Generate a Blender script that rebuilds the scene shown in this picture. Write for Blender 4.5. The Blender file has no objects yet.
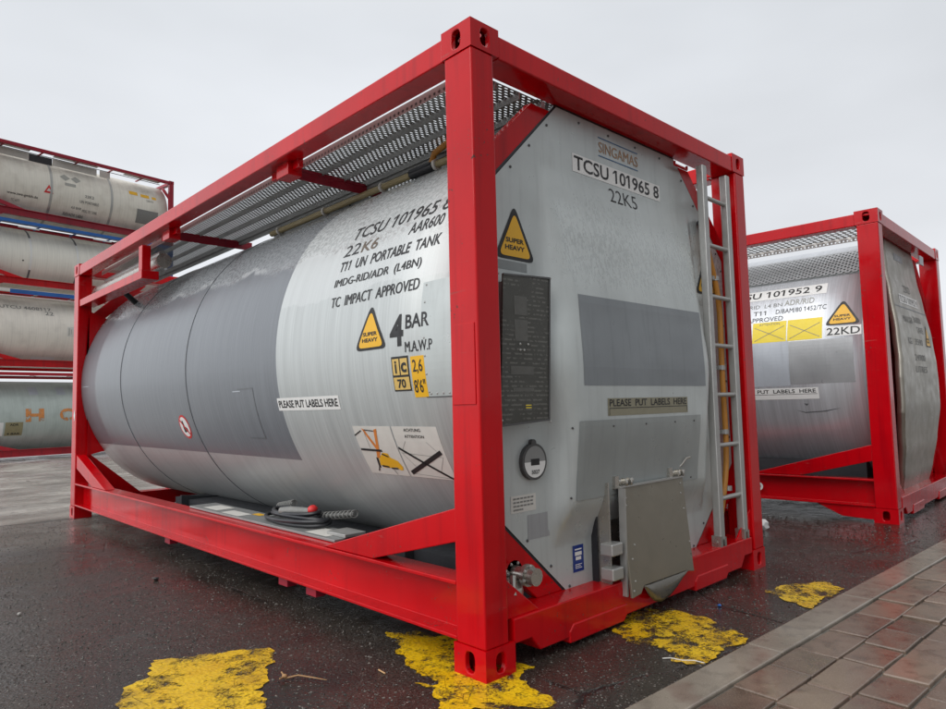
import bpy, bmesh, math, random
from mathutils import Vector, Matrix
R = math.radians
random.seed(7)
S = bpy.context.scene
COL = S.collection

# ------------------------------------------------------------------ camera
def make_camera():
    cd = bpy.data.cameras.new('camera'); cam = bpy.data.objects.new('camera', cd); COL.objects.link(cam)
    yaw, pitch, roll = 0.7615686, 0.0748899, -0.0242650
    f = Vector((math.sin(yaw)*math.cos(pitch), math.cos(yaw)*math.cos(pitch), math.sin(pitch)))
    r = Vector((math.cos(yaw), -math.sin(yaw), 0)); u = r.cross(f)
    r2 = r*math.cos(roll)+u*math.sin(roll); u2 = -r*math.sin(roll)+u*math.cos(roll)
    m = Matrix((r2, u2, -f)).transposed().to_4x4()
    m.translation = Vector((-1.7996, -1.85752, 1.03839))
    cam.matrix_world = m
    cd.sensor_fit = 'HORIZONTAL'; cd.sensor_width = 36; cd.lens = 36*673.1076/946
    cd.clip_start = 0.05; cd.clip_end = 3000
    S.camera = cam
make_camera()

# ------------------------------------------------------------------ world: overcast sky
SUN_DIR = Vector((-0.80, 0.0, 0.62)).normalized()      # towards the sun
SUN_EL = math.asin(SUN_DIR.z); SUN_ROT = math.atan2(SUN_DIR.x, SUN_DIR.y)
def make_world():
    w = bpy.data.worlds.new('World'); S.world = w; w.use_nodes = True
    nt = w.node_tree; nt.nodes.clear(); N = nt.nodes.new; L = nt.links.new
    out = N('ShaderNodeOutputWorld'); bg = N('ShaderNodeBackground'); bg.inputs['Strength'].default_value = 0.1
    sky = N('ShaderNodeTexSky'); sky.sky_type = 'NISHITA'; sky.sun_disc = False
    sky.sun_elevation = SUN_EL; sky.sun_rotation = SUN_ROT; sky.air_density = 2; sky.dust_density = 5
    hs = N('ShaderNodeHueSaturation'); hs.inputs['Saturation'].default_value = 0.15; hs.inputs['Value'].default_value = 0.25
    L(sky.outputs[0], hs.inputs['Color'])
    tc = N('ShaderNodeTexCoord'); sp = N('ShaderNodeSeparateXYZ'); L(tc.outputs['Generated'], sp.inputs[0])
    ramp = N('ShaderNodeValToRGB'); L(sp.outputs['Z'], ramp.inputs[0])
    cr = ramp.color_ramp
    k = 16.0
    pts = [(0.0, (9.3, 9.55, 9.9)), (0.25, (8.9, 9.2, 9.7)), (0.5, (8.3, 8.65, 9.15)), (0.68, (9.5, 9.7, 10.0)), (1.0, (11.5, 11.5, 11.6))]
    for i, (p, c) in enumerate(pts):
        e = cr.elements[i] if i < 2 else cr.elements.new(p)
        e.position = p; e.color = (c[0]/k, c[1]/k, c[2]/k, 1)
    mul = N('ShaderNodeVectorMath'); mul.operation = 'SCALE'; mul.inputs['Scale'].default_value = k; L(ramp.outputs[0], mul.inputs[0])
    no = N('ShaderNodeTexNoise'); no.inputs['Scale'].default_value = 1.6; no.inputs['Detail'].default_value = 4
    mp = N('ShaderNodeMapping'); mp.inputs['Scale'].default_value = (1, 1, 2.5); L(tc.outputs['Generated'], mp.inputs[0]); L(mp.outputs[0], no.inputs['Vector'])
    mr = N('ShaderNodeMapRange'); mr.inputs[1].default_value = 0.3; mr.inputs[2].default_value = 0.7; mr.inputs[3].default_value = 0.89; mr.inputs[4].default_value = 1.07
    L(no.outputs[0], mr.inputs[0])
    mul2 = N('ShaderNodeVectorMath'); mul2.operation = 'SCALE'; L(mul.outputs[0], mul2.inputs[0]); L(mr.outputs[0], mul2.inputs['Scale'])
    # sky lobes added out of view: brighter sun side, darker behind right, shaping the light
    def lobe(d, a, b, amount, src):
        dp = N('ShaderNodeVectorMath'); dp.operation = 'DOT_PRODUCT'; dp.inputs[1].default_value = Vector(d).normalized(); L(tc.outputs['Generated'], dp.inputs[0])
        r_ = N('ShaderNodeMapRange'); r_.interpolation_type = 'SMOOTHSTEP'; L(dp.outputs['Value'], r_.inputs[0])
        r_.inputs[1].default_value = a; r_.inputs[2].default_value = b; r_.inputs[3].default_value = 1.0; r_.inputs[4].default_value = 1.0+amount
        m_ = N('ShaderNodeVectorMath'); m_.operation = 'SCALE'; L(src, m_.inputs[0]); L(r_.outputs[0], m_.inputs['Scale']); return m_.outputs[0]
    cloud = lobe((-0.85, 0.25, 0.35), 0.25, 0.95, 0.7, mul2.outputs[0])
    cloud = lobe((0.40, -0.90, 0.12), 0.15, 0.9, -0.42, cloud)
    mix = N('ShaderNodeMix'); mix.data_type = 'RGBA'; mix.inputs[0].default_value = 0.9
    L(hs.outputs[0], mix.inputs[6]); L(cloud, mix.inputs[7])
    L(mix.outputs[2], bg.inputs['Color']); L(bg.outputs[0], out.inputs['Surface'])
    sd = bpy.data.lights.new('sun', 'SUN'); sd.energy = 1.4; sd.angle = R(50); sd.color = (1.0, 0.97, 0.93)
    so = bpy.data.objects.new('sun', sd); COL.objects.link(so)
    so.rotation_euler = SUN_DIR.to_track_quat('Z', 'Y').to_euler(); so.location = (-6, -4, 12)
make_world()
S.view_settings.view_transform = 'Standard'; S.view_settings.look = 'None'
S.view_settings.exposure = 0.0; S.view_settings.gamma = 1.0; S.view_settings.use_curve_mapping = False

# ------------------------------------------------------------------ node helpers
class NT:
    def __init__(s, name):
        s.m = bpy.data.materials.new(name); s.m.use_nodes = True; s.t = s.m.node_tree; s.t.nodes.clear()
        s.out = s.t.nodes.new('ShaderNodeOutputMaterial'); s.b = s.t.nodes.new('ShaderNodeBsdfPrincipled')
        s.t.links.new(s.b.outputs[0], s.out.inputs['Surface'])
    def put(s, sock, v):
        if isinstance(v, bpy.types.NodeSocket): s.t.links.new(v, sock)
        elif isinstance(v, (tuple, list)) and len(v) == 3 and sock.type == 'RGBA': sock.default_value = (*v, 1)
        else: sock.default_value = v
    def set(s, **k):
        for n, v in k.items(): s.put(s.b.inputs[n.replace('_', ' ')], v)
        return s
    def coord(s, kind='Object', scale=(1, 1, 1), loc=(0, 0, 0)):
        tc = s.t.nodes.new('ShaderNodeTexCoord'); mp = s.t.nodes.new('ShaderNodeMapping')
        mp.inputs['Scale'].default_value = scale; mp.inputs['Location'].default_value = loc
        s.t.links.new(tc.outputs[kind], mp.inputs[0]); return mp.outputs[0]
    def sep(s, v):
        n = s.t.nodes.new('ShaderNodeSeparateXYZ'); s.put(n.inputs[0], v); return n.outputs
    def noise(s, vec, scale, detail=4, rough=0.55, dist=0.0):
        n = s.t.nodes.new('ShaderNodeTexNoise'); s.put(n.inputs['Vector'], vec); n.inputs['Scale'].default_value = scale
        n.inputs['Detail'].default_value = detail; n.inputs['Roughness'].default_value = rough; n.inputs['Distortion'].default_value = dist
        return n.outputs[0]
    def voro(s, vec, scale, feature='F1'):
        n = s.t.nodes.new('ShaderNodeTexVoronoi'); n.feature = feature; s.put(n.inputs['Vector'], vec); n.inputs['Scale'].default_value = scale
        return n.outputs[0]
    def math(s, op, a, b=0.0, clamp=False):
        n = s.t.nodes.new('ShaderNodeMath'); n.operation = op; n.use_clamp = clamp; s.put(n.inputs[0], a); s.put(n.inputs[1], b); return n.outputs[0]
    def rng(s, v, a, b, c=0.0, d=1.0):
        n = s.t.nodes.new('ShaderNodeMapRange'); s.put(n.inputs[0], v)
        for i, x in zip((1, 2, 3, 4), (a, b, c, d)): n.inputs[i].default_value = x
        return n.outputs[0]
    def mix(s, f, a, b):
        n = s.t.nodes.new('ShaderNodeMix'); n.data_type = 'RGBA'; s.put(n.inputs[0], f); s.put(n.inputs[6], a); s.put(n.inputs[7], b); return n.outputs[2]
    def fmix(s, f, a, b):
        n = s.t.nodes.new('ShaderNodeMix'); n.data_type = 'FLOAT'; s.put(n.inputs[0], f); s.put(n.inputs[2], a); s.put(n.inputs[3], b); return n.outputs[0]
    def bump(s, h, strength=0.2, dist=0.01):
        n = s.t.nodes.new('ShaderNodeBump'); n.inputs['Strength'].default_value = strength; n.inputs['Distance'].default_value = dist
        s.put(n.inputs['Height'], h); s.t.links.new(n.outputs[0], s.b.inputs['Normal'])
    def alpha(s, mask):                       # mask = 1 where the hole is
        t = s.t.nodes.new('ShaderNodeBsdfTransparent'); mx = s.t.nodes.new('ShaderNodeMixShader')
        s.put(mx.inputs[0], mask); s.t.links.new(s.b.outputs[0], mx.inputs[1]); s.t.links.new(t.outputs[0], mx.inputs[2])
        s.t.links.new(mx.outputs[0], s.out.inputs['Surface'])

def plain(name, col, rough=0.45, metal=0.0, var=0.12, scale=9.0):
    n = NT(name); c = n.coord()
    f = n.noise(c, scale, 5)
    lo = tuple(x*(1-var) for x in col); hi = tuple(min(1, x*(1+var)) for x in col)
    n.set(Base_Color=n.mix(f, lo, hi), Roughness=n.rng(n.noise(c, scale*2.3, 3), 0.3, 0.7, max(0.03, rough-0.1), min(1, rough+0.1)), Metallic=metal)
    return n.m
def red_paint(name, col, chip=0.62):
    n = NT(name); c = n.coord()
    big = n.noise(c, 1.7, 5); streak = n.noise(n.coord(scale=(18, 18, 1.1)), 1.0, 4); fine = n.noise(c, 55, 3, .6)
    base = n.mix(n.rng(big, 0.35, 0.7), col, tuple(x*0.78 for x in col))
    base = n.mix(n.math('MULTIPLY', n.rng(streak, 0.52, 0.72), 0.42), base, (col[0]*0.42, col[1], col[2]))
    scuff = n.math('MULTIPLY', n.rng(n.noise(n.coord(scale=(4, 4, 34)), 1.0, 6, .7), .63, .70), n.rng(n.noise(c, 2.3, 3), .5, .6))
    base = n.mix(n.math('MULTIPLY', scuff, .5), base, (0.30, 0.07, 0.06))
    chips = n.math('MULTIPLY', n.rng(fine, 0.64, 0.67), n.rng(n.noise(c, 4.1, 3), 0.54, 0.62))
    base = n.mix(chips, base, (0.085, 0.03, 0.022))
    ro = n.rng(n.noise(c, 6, 5), 0.3, 0.7, 0.07, 0.2)
    ro = n.fmix(n.math('MAXIMUM', scuff, chips), ro, .5)
    n.set(Base_Color=base, Roughness=ro, Specular_IOR_Level=0.27)
    h = n.math('ADD', n.math('MULTIPLY', n.rng(n.voro(c, 90), 0.0, 0.3, 1.0, 0.0), n.rng(n.noise(c, 12, 3), .45, .6)), n.math('MULTIPLY', n.noise(c, 20, 4), 1.4))
    n.bump(h, 0.14, 0.002)
    return n.m
def rivet_mat(): return plain('dull_rivet', (0.11, 0.11, 0.11), 0.5, 0.6)

def cladding(name, light, metal, dark=None, rough=0.34, streak=0.16, wet=True, ustart=1.72, blotch=None):
    """UV: u = metres along the tank, v = metres round its girth (0 at mid height of the near side, up positive)"""
    n = NT(name); uv = n.coord('UV'); u, v, _ = n.sep(uv)
    st = n.noise(n.coord('UV', (85, 1.3, 1)), 1.0, 5, 0.6)
    st2 = n.noise(n.coord('UV', (17, 0.7, 1), (3, 2, 0)), 1.0, 4, 0.6)
    big = n.noise(uv, 2.2, 5)
    col = n.mix(n.rng(st, 0.3, 0.7), tuple(x*(1-streak) for x in light), tuple(min(1, x*(1+streak)) for x in light))
    col = n.mix(n.math('MULTIPLY', n.rng(st2, 0.45, 0.75), 0.5), col, tuple(x*0.72 for x in light))
    if blotch: col = n.mix(n.math('MULTIPLY', n.rng(big, 0.5, 0.75), 0.5), col, blotch)
    ro = n.rng(st, 0.25, 0.75, rough-0.08, rough+0.1)
    met = metal
    if dark:
        edge = 0.002
        mk = n.math('MULTIPLY', n.rng(u, ustart, ustart+edge), n.rng(v, -0.635-edge, -0.635))
        mk = n.math('MULTIPLY', mk, n.rng(v, 1.25, 1.25+edge, 1, 0))
        dcol = n.mix(n.rng(st, 0.3, 0.7), tuple(x*0.86 for x in dark), tuple(x*1.14 for x in dark))
        dcol = n.mix(n.math('MULTIPLY', n.rng(st2, 0.5, 0.8), 0.4), dcol, tuple(x*1.35 for x in dark))
        col = n.mix(mk, col, dcol); ro = n.fmix(mk, ro, 0.3); met = n.fmix(mk, metal, 0.1)
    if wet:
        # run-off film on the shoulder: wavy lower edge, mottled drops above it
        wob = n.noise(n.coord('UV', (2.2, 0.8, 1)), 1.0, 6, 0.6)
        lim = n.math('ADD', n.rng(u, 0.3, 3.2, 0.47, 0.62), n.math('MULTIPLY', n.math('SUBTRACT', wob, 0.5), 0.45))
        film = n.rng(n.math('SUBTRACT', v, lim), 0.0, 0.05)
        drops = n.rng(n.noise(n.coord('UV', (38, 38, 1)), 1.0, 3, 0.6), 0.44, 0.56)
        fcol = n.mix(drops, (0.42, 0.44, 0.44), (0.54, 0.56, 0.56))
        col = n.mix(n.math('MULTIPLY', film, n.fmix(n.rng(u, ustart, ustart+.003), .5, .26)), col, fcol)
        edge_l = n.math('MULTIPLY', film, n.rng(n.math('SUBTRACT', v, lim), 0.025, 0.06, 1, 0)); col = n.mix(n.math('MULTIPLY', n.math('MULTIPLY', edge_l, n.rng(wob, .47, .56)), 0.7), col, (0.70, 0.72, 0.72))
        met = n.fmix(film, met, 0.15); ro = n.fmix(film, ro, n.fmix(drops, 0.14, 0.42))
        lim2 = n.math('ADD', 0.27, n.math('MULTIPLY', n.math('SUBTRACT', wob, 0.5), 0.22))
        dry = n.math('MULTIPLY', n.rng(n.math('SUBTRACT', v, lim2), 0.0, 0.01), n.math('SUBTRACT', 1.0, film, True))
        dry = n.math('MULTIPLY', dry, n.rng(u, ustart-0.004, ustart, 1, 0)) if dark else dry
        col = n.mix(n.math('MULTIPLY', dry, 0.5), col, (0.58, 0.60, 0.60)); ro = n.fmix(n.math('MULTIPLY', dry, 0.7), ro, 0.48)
    n.set(Base_Color=col, Roughness=ro, Metallic=met, Specular_IOR_Level=.35)
    n.bump(n.math('ADD', n.math('MULTIPLY', big, 2.0), n.math('MULTIPLY', st, 0.12)), 0.35, 0.004)
    return n.m
def panel_grey(name, col, metal=0.25, wet=True):
    n = NT(name); c = n.coord(); x, y, z = n.sep(c)
    big = n.noise(c, 1.9, 5); run = n.noise(n.coord(scale=(26, 26, 1.6)), 1.0, 4, 0.6)
    base = n.mix(n.rng(big, 0.3, 0.7), tuple(k*0.86 for k in col), tuple(k*1.12 for k in col))
    base = n.mix(n.math('MULTIPLY', n.rng(run, 0.52, 0.75), 0.35), base, tuple(k*0.62 for k in col))
    ro = n.rng(n.noise(c, 8, 4), 0.3, 0.7, 0.26, 0.46)
    if wet:
        msk = n.math('MULTIPLY', n.rng(z, 1.5, 1.75), n.rng(n.math('ADD', z, n.math('MULTIPLY', big, 0.3)), 2.0, 2.25, 1, 0))
        msk = n.math('MULTIPLY', msk, n.rng(x, 0.55, 0.66))
        d = n.rng(n.noise(n.coord(scale=(55, 20, 26)), 1.0, 4, 0.65, 0.3), 0.44, 0.58)
        base = n.mix(n.math('MULTIPLY', msk, n.math('MULTIPLY', d, 0.38)), base, tuple(k*1.4 for k in col))
        ro = n.fmix(msk, ro, n.fmix(d, 0.16, 0.5))
    n.set(Base_Color=base, Roughness=ro, Metallic=metal)
    n.bump(n.math('ADD', big, n.math('MULTIPLY', n.rng(n.voro(c, 130), 0, 0.3, 1, 0), 0.15)), 0.12, 0.004)
    return n.m
def perforated(name, col, px, py, rx, ry, stagger=True, axes='XY', metal=0.7):
    n = NT(name); c = n.coord(); o = dict(zip('XYZ', n.sep(c)))
    a = n.math('DIVIDE', o[axes[0]], px); b = n.math('DIVIDE', o[axes[1]], py)
    if stagger: a = n.math('ADD', a, n.math('MULTIPLY', n.math('MODULO', n.math('FLOOR', b), 2.0), 0.5))
    fa = n.math('DIVIDE', n.math('SUBTRACT', n.math('FRACT', a), 0.5), rx); fb = n.math('DIVIDE', n.math('SUBTRACT', n.math('FRACT', b), 0.5), ry)
    d = n.math('ADD', n.math('MULTIPLY', fa, fa), n.math('MULTIPLY', fb, fb))
    n.set(Base_Color=n.mix(n.noise(c, 14, 4), tuple(k*0.7 for k in col), col), Roughness=0.42, Metallic=metal)
    n.alpha(n.math('LESS_THAN', d, 1.0))
    return n.m

# ------------------------------------------------------------------ materials
M = {}
M['red'] = red_paint('glossy_red_paint', (0.55, 0.0015, 0.005))
M['red_r'] = red_paint('deep_red_paint', (0.50, 0.0015, 0.006))
M['red_old'] = red_paint('weathered_red_paint', (0.46, 0.022, 0.035))
M['red_dull'] = red_paint('dull_maroon_paint', (0.33, 0.018, 0.035))
M['blue'] = red_paint('blue_frame_paint', (0.03, 0.13, 0.42))
M['white_frame'] = plain('pale_frame_paint', (0.62, 0.6, 0.56), 0.45)
M['tank'] = cladding('satin_tank_cladding', (0.485, 0.51, 0.505), 0.3, rough=0.38, streak=0.11, dark=(0.165, 0.178, 0.195))
M['tank_steel'] = cladding('brushed_steel_cladding', (0.56, 0.58, 0.61), 0.45, rough=0.34, streak=0.14, wet=False)
M['tank_cream'] = cladding('cream_tank_cladding', (0.72, 0.69, 0.61), 0.05, rough=0.45, streak=0.06, wet=False, blotch=(0.44, 0.40, 0.33))
M['tank_ivory'] = cladding('ivory_tank_cladding', (0.80, 0.78, 0.70), 0.05, rough=0.45, streak=0.04, wet=False)
M['tank_buff'] = cladding('buff_tank_cladding', (0.78, 0.735, 0.66), 0.05, rough=0.45, streak=0.05, wet=False, blotch=(0.52, 0.48, 0.43))
M['tank_green'] = cladding('grey_green_tank_cladding', (0.45, 0.51, 0.48), 0.1, rough=0.4, streak=0.06, wet=False, blotch=(0.27, 0.31, 0.29))
M['panel'] = panel_grey('grey_end_panel', (0.50, 0.535, 0.525))
M['panel_steel'] = panel_grey('stainless_end_panel', (0.33, 0.31, 0.265), 0.7, False)
M['dark_film'] = panel_grey('dark_grey_film', (0.205, 0.225, 0.238), 0.0, False)
M['mid_film'] = panel_grey('mid_grey_film', (0.25, 0.27, 0.268), 0.05, False)
M['cover_grey'] = panel_grey('cover_sheet_grey', (0.31, 0.335, 0.33), 0.15, False)
M['pale_film'] = panel_grey('pale_grey_film', (0.42, 0.45, 0.49), 0.1, False)
M['scuffed'] = panel_grey('scuffed_grey_film', (0.36, 0.37, 0.38), 0.3, False)
M['steel'] = plain('stainless_steel', (0.46, 0.44, 0.40), 0.3, 0.85)
M['lid_steel'] = plain('brown_tinged_steel_sheet', (0.215, 0.195, 0.155), 0.36, 0.5, 0.14, 7)
M['dark_sheet'] = plain('dark_bent_sheet', (.17, .16, .14), .3, .6)
M['alu'] = plain('dull_aluminium', (0.40, 0.40, 0.385), 0.4, 0.55)
M['grey_box'] = plain('grey_galvanised_sheet', (0.27, 0.275, 0.27), 0.45, 0.4)
M['black'] = plain('black_print', (0.012, 0.012, 0.013), 0.5, 0, 0.3)
M['rubber'] = plain('black_rubber', (0.015, 0.016, 0.02), 0.38, 0, 0.3)
M['dark_steel'] = plain('dark_underside_steel', (0.035, 0.037, 0.042), 0.5, 0.1)
M['white'] = plain('white_sticker', (0.74, 0.74, 0.72), 0.4, 0, 0.05)
M['offwhite'] = plain('worn_white_sticker', (0.6, 0.585, 0.545), 0.5, 0, 0.1, 14)
M['yellow'] = plain('yellow_sticker', (0.75, 0.41, 0.01), 0.4, 0, 0.08)
M['lemon'] = plain('lemon_sticker', (0.80, 0.62, 0.03), 0.4, 0, 0.07)
M['ochre'] = plain('ochre_sticker', (0.62, 0.42, 0.12), 0.45, 0, 0.1)
M['orange'] = plain('orange_print', (0.62, 0.20, 0.035), 0.5, 0, 0.25, 30)
def worn_print():
    n = NT('worn_orange_lettering'); c = n.coord()
    n.set(Base_Color=n.mix(n.noise(c, 9, 4), (.55, .17, .03), (.66, .30, .10)), Roughness=.5); n.alpha(n.rng(n.noise(c, 7, 5, .7), .50, .58)); return n.m
M['worn_orange'] = worn_print()
M['rust_text'] = plain('faded_orange_print', (0.36, 0.215, 0.12), 0.5, 0, 0.2, 20)
M['olive'] = plain('weathered_olive_sticker', (0.25, 0.235, 0.165), 0.5, 0, 0.15, 12)
M['khaki'] = plain('khaki_placard', (0.27, 0.24, 0.13), 0.5, 0, 0.3, 25)
M['blue_print'] = plain('blue_print', (0.05, 0.13, 0.25), 0.45)
M['blue_tag'] = plain('dark_blue_sticker', (0.012, 0.035, 0.20), 0.35)
M['red_print'] = plain('red_print', (0.60, 0.02, 0.02), 0.45)
M['grey_print'] = plain('faded_grey_print', (0.20, 0.20, 0.19), 0.55, 0, 0.25, 30)
M['brown_print'] = plain('brown_print', (.11, .08, .055), .5, 0, .3, 30)
M['pale_print'] = plain('pale_grey_print', (0.33, 0.33, 0.30), 0.55, 0, 0.25, 30)
M['rivet'] = rivet_mat()
M['seam'] = plain('dark_seam_strip', (0.16, 0.17, 0.18), 0.4, 0.3)
M['hose_beige'] = plain('beige_hose', (0.36, 0.29, 0.15), 0.45)
M['hose_orange'] = plain('orange_hose', (0.50, 0.21, 0.03), 0.4)
M['grating'] = perforated('perforated_walkway_sheet', (0.32, 0.32, 0.30), 0.04, 0.0195, 0.28, 0.18)
M['grating_pale'] = perforated('pale_perforated_sheet', (0.5, 0.5, 0.47), 0.080, 0.05, 0.33, 0.30)
M['lip'] = perforated('perforated_edge_angle', (0.60, 0.59, 0.56), 0.05, 0.034, 0.16, 0.22, False, 'ZY', 0.4)
M['mesh'] = perforated('perforated_guard_sheet', (0.58, 0.59, 0.60), 0.03, 0.03, 0.30, 0.33, True, 'ZY', 0.5)
def plate_mat():
    n = NT('engraved_data_plate'); c = n.coord(); o = n.sep(c)
    row = n.math('GREATER_THAN', n.math('FRACT', n.math('MULTIPLY', o[2], 52)), .62)
    wd = n.rng(n.noise(n.coord(scale=(46, 1, 52)), 1.0, 1, .5), .46, .5)
    blk = n.rng(n.noise(n.coord(scale=(7, 1, 5)), 1.0, 2), .44, .48)
    col = n.mix(n.math('MULTIPLY', n.math('MULTIPLY', row, wd), n.math('MULTIPLY', blk, .55)), n.mix(n.noise(c, 8, 4), (.050, .049, .042), (.085, .083, .072)), (.19, .185, .165))
    n.set(Base_Color=col, Roughness=n.rng(n.noise(c, 9, 4), 0.3, 0.7, 0.22, 0.42), Metallic=0.4); return n.m
M['plate'] = plate_mat()
M['plate_grey'] = plain('worn_plate_field', (.11, .108, .097), .4, .3, .25, 25)

# ------------------------------------------------------------------ mesh helpers
class MB:
    def __init__(s): s.bm = bmesh.new()
    def box(s, a, b):
        x0, y0, z0 = a; x1, y1, z1 = b
        v = [s.bm.verts.new(p) for p in ((x0,y0,z0),(x1,y0,z0),(x1,y1,z0),(x0,y1,z0),(x0,y0,z1),(x1,y0,z1),(x1,y1,z1),(x0,y1,z1))]
        for f in ((0,3,2,1),(4,5,6,7),(0,1,5,4),(1,2,6,5),(2,3,7,6),(3,0,4,7)): s.bm.faces.new([v[i] for i in f])
        return s
    def prism(s, poly, axis, lo, hi):
        """poly of 2-D points in the other two axes (in x,y,z order), extruded along axis"""
        def p(q, t):
            r = list(q); r.insert(axis, t); return r
        a = [s.bm.verts.new(p(q, lo)) for q in poly]; b = [s.bm.verts.new(p(q, hi)) for q in poly]
        n = len(poly); s.bm.faces.new(a[::-1]); s.bm.faces.new(b)
        for i in range(n): s.bm.faces.new((a[i], a[(i+1)%n], b[(i+1)%n], b[i]))
        return s
    def tube(s, pts, r, seg=10, caps=True):
        pts = [Vector(p) for p in pts]; rings = []; up = None
        for i, p in enumerate(pts):
            d = (pts[min(i+1, len(pts)-1)]-pts[max(i-1, 0)]).normalized()
            if up is None: up = Vector((0, 0, 1)) if abs(d.z) < 0.9 else Vector((1, 0, 0))
            a = d.cross(up).normalized(); up = a.cross(d).normalized()
            rr = r[i] if isinstance(r, (list, tuple)) else r
            rings.append([s.bm.verts.new(p+(a*math.cos(t)+up*math.sin(t))*rr) for t in [2*math.pi*k/seg for k in range(seg)]])
        for A, B in zip(rings, rings[1:]):
            for k in range(seg): s.bm.faces.new((A[k], A[(k+1)%seg], B[(k+1)%seg], B[k]))
        if caps: s.bm.faces.new(rings[0][::-1]); s.bm.faces.new(rings[-1])
        return s
    def ball(s, c, r, sub=2, sc=(1,1,1)):
        bmesh.ops.create_icosphere(s.bm, subdivisions=sub, radius=r, matrix=Matrix.Translation(c) @ Matrix.Diagonal((*sc, 1)))
        return s
    def build(s, name, mat, parent=None, smooth=False, bevel=0.0, seg=2):
        bmesh.ops.recalc_face_normals(s.bm, faces=s.bm.faces)
        return link(name, s.bm, mat, parent, smooth, bevel, seg)
def link(name, bm, mat, parent=None, smooth=False, bevel=0.0, seg=2):
    me = bpy.data.meshes.new(name); bm.to_mesh(me); bm.free()
    if mat: me.materials.append(mat)
    if smooth:
        for p in me.polygons: p.use_smooth = True
        me.set_sharp_from_angle(angle=R(38))
    o = bpy.data.objects.new(name, me); COL.objects.link(o)
    if parent is not None: o.parent = parent
    if bevel:
        b = o.modifiers.new('bevel', 'BEVEL'); b.width = bevel; b.segments = seg; b.limit_method = 'ANGLE'; b.angle_limit = R(50); b.harden_normals = False
    return o
def thing(name, label, cat, loc=(0, 0, 0), rz=0.0, group=None):
    o = bpy.data.objects.new(name, None); COL.objects.link(o); o.location = loc; o.rotation_euler = (0, 0, rz); o.empty_display_size = 0.2
    tag(o, label, cat, group); return o
def tag(o, label, cat, group=None):
    o['label'] = label; o['category'] = cat
    if group: o['group'] = group
    return o
def structure(o): o['kind'] = 'structure'; return o

# flat artwork: 2-D polygons cut into strips and laid on a curved or flat skin through a mapping fn(u, v, offset)
_font = {}
def raw_text(s, bold):
    key = (s, bold)
    if key not in _font:
        cu = bpy.data.curves.new('t', 'FONT'); cu.body = s; cu.size = 1; cu.offset = bold; cu.resolution_u = 3; cu.fill_mode = 'FRONT'
        ob = bpy.data.objects.new('t', cu); COL.objects.link(ob); bpy.context.view_layer.update()
        me = bpy.data.meshes.new_from_object(ob.evaluated_get(bpy.context.evaluated_depsgraph_get()))
        bpy.data.objects.remove(ob); bpy.data.curves.remove(cu); _font[key] = me
    bm = bmesh.new(); bm.from_mesh(_font[key]); return bm
def text_bm(s, bold=0.0):
    bm = raw_text(s, bold)
    if '1' in s and len(s) > 1:              # give the figure one its flag
        w1 = raw_text('1', bold); xs = [v.co.x for v in w1.verts]; top = max(v.co.y for v in w1.verts); sw = max(xs)-min(xs); w1.free()
        for i, ch in enumerate(s):
            if ch == '1':
                pre = raw_text(s[:i+1], bold); xr = max(v.co.x for v in pre.verts)-sw-.002; pre.free()
                bm.faces.new([bm.verts.new((x, y, 0)) for x, y in ((xr, top), (xr-.03, top), (xr-.17, top-.14), (xr-.17, top-.23), (xr, top-.12))])
    return bm
def slice2d(bm, step):
    if not step: return
    for ax in (1, 0) if step > 0 else (1,):
        st = abs(step); vs = [v.co[ax] for v in bm.verts]
        if not vs: return
        k = math.ceil(min(vs)/st+1e-6)
        while k*st < max(vs)-1e-6:
            co = [0, 0, 0]; no = [0, 0, 0]; co[ax] = k*st; no[ax] = 1
            bmesh.ops.bisect_plane(bm, geom=bm.verts[:]+bm.edges[:]+bm.faces[:], dist=1e-6, plane_co=co, plane_no=no); k += 1
def lay(name, bm, fn, off, mat, parent, step=0.0):
    slice2d(bm, step)
    for v in bm.verts: v.co = Vector(fn(v.co.x, v.co.y, off+v.co.z))
    bmesh.ops.recalc_face_normals(bm, faces=bm.faces)
    return link(name, bm, mat, parent)
def poly_bm(*polys):
    bm = bmesh.new()
    for p in polys: bm.faces.new([bm.verts.new((q[0], q[1], 0)) for q in p])
    return bm
def rect(u0, v0, u1, v1): return [(u0, v0), (u1, v0), (u1, v1), (u0, v1)]
def disc(u, v, r, n=28, r2=None): return [(u+r*math.cos(2*math.pi*k/n), v+(r2 or r)*math.sin(2*math.pi*k/n)) for k in range(n)]
def bar(a, b, w):
    d = Vector((b[0]-a[0], b[1]-a[1])); n = Vector((-d.y, d.x)).normalized()*w/2
    return [(a[0]+n.x, a[1]+n.y), (a[0]-n.x, a[1]-n.y), (b[0]-n.x, b[1]-n.y), (b[0]+n.x, b[1]+n.y)]
def tri_round(u, v, w, h, r):
    c = [(u-w/2, v), (u+w/2, v), (u, v+h)]; g = Vector((u, v+h/3)); out = []
    cs = [Vector(p) for p in c]
    for i in range(3):
        p = cs[i]; a = (cs[i-1]-p).normalized(); b = (cs[(i+1)%3]-p).normalized()
        for t in (0, 0.25, 0.5, 0.75, 1.0):
            s_ = p+a*r*(1-t)**2+b*r*t**2
            out.append((s_.x, s_.y))
    return out
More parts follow.
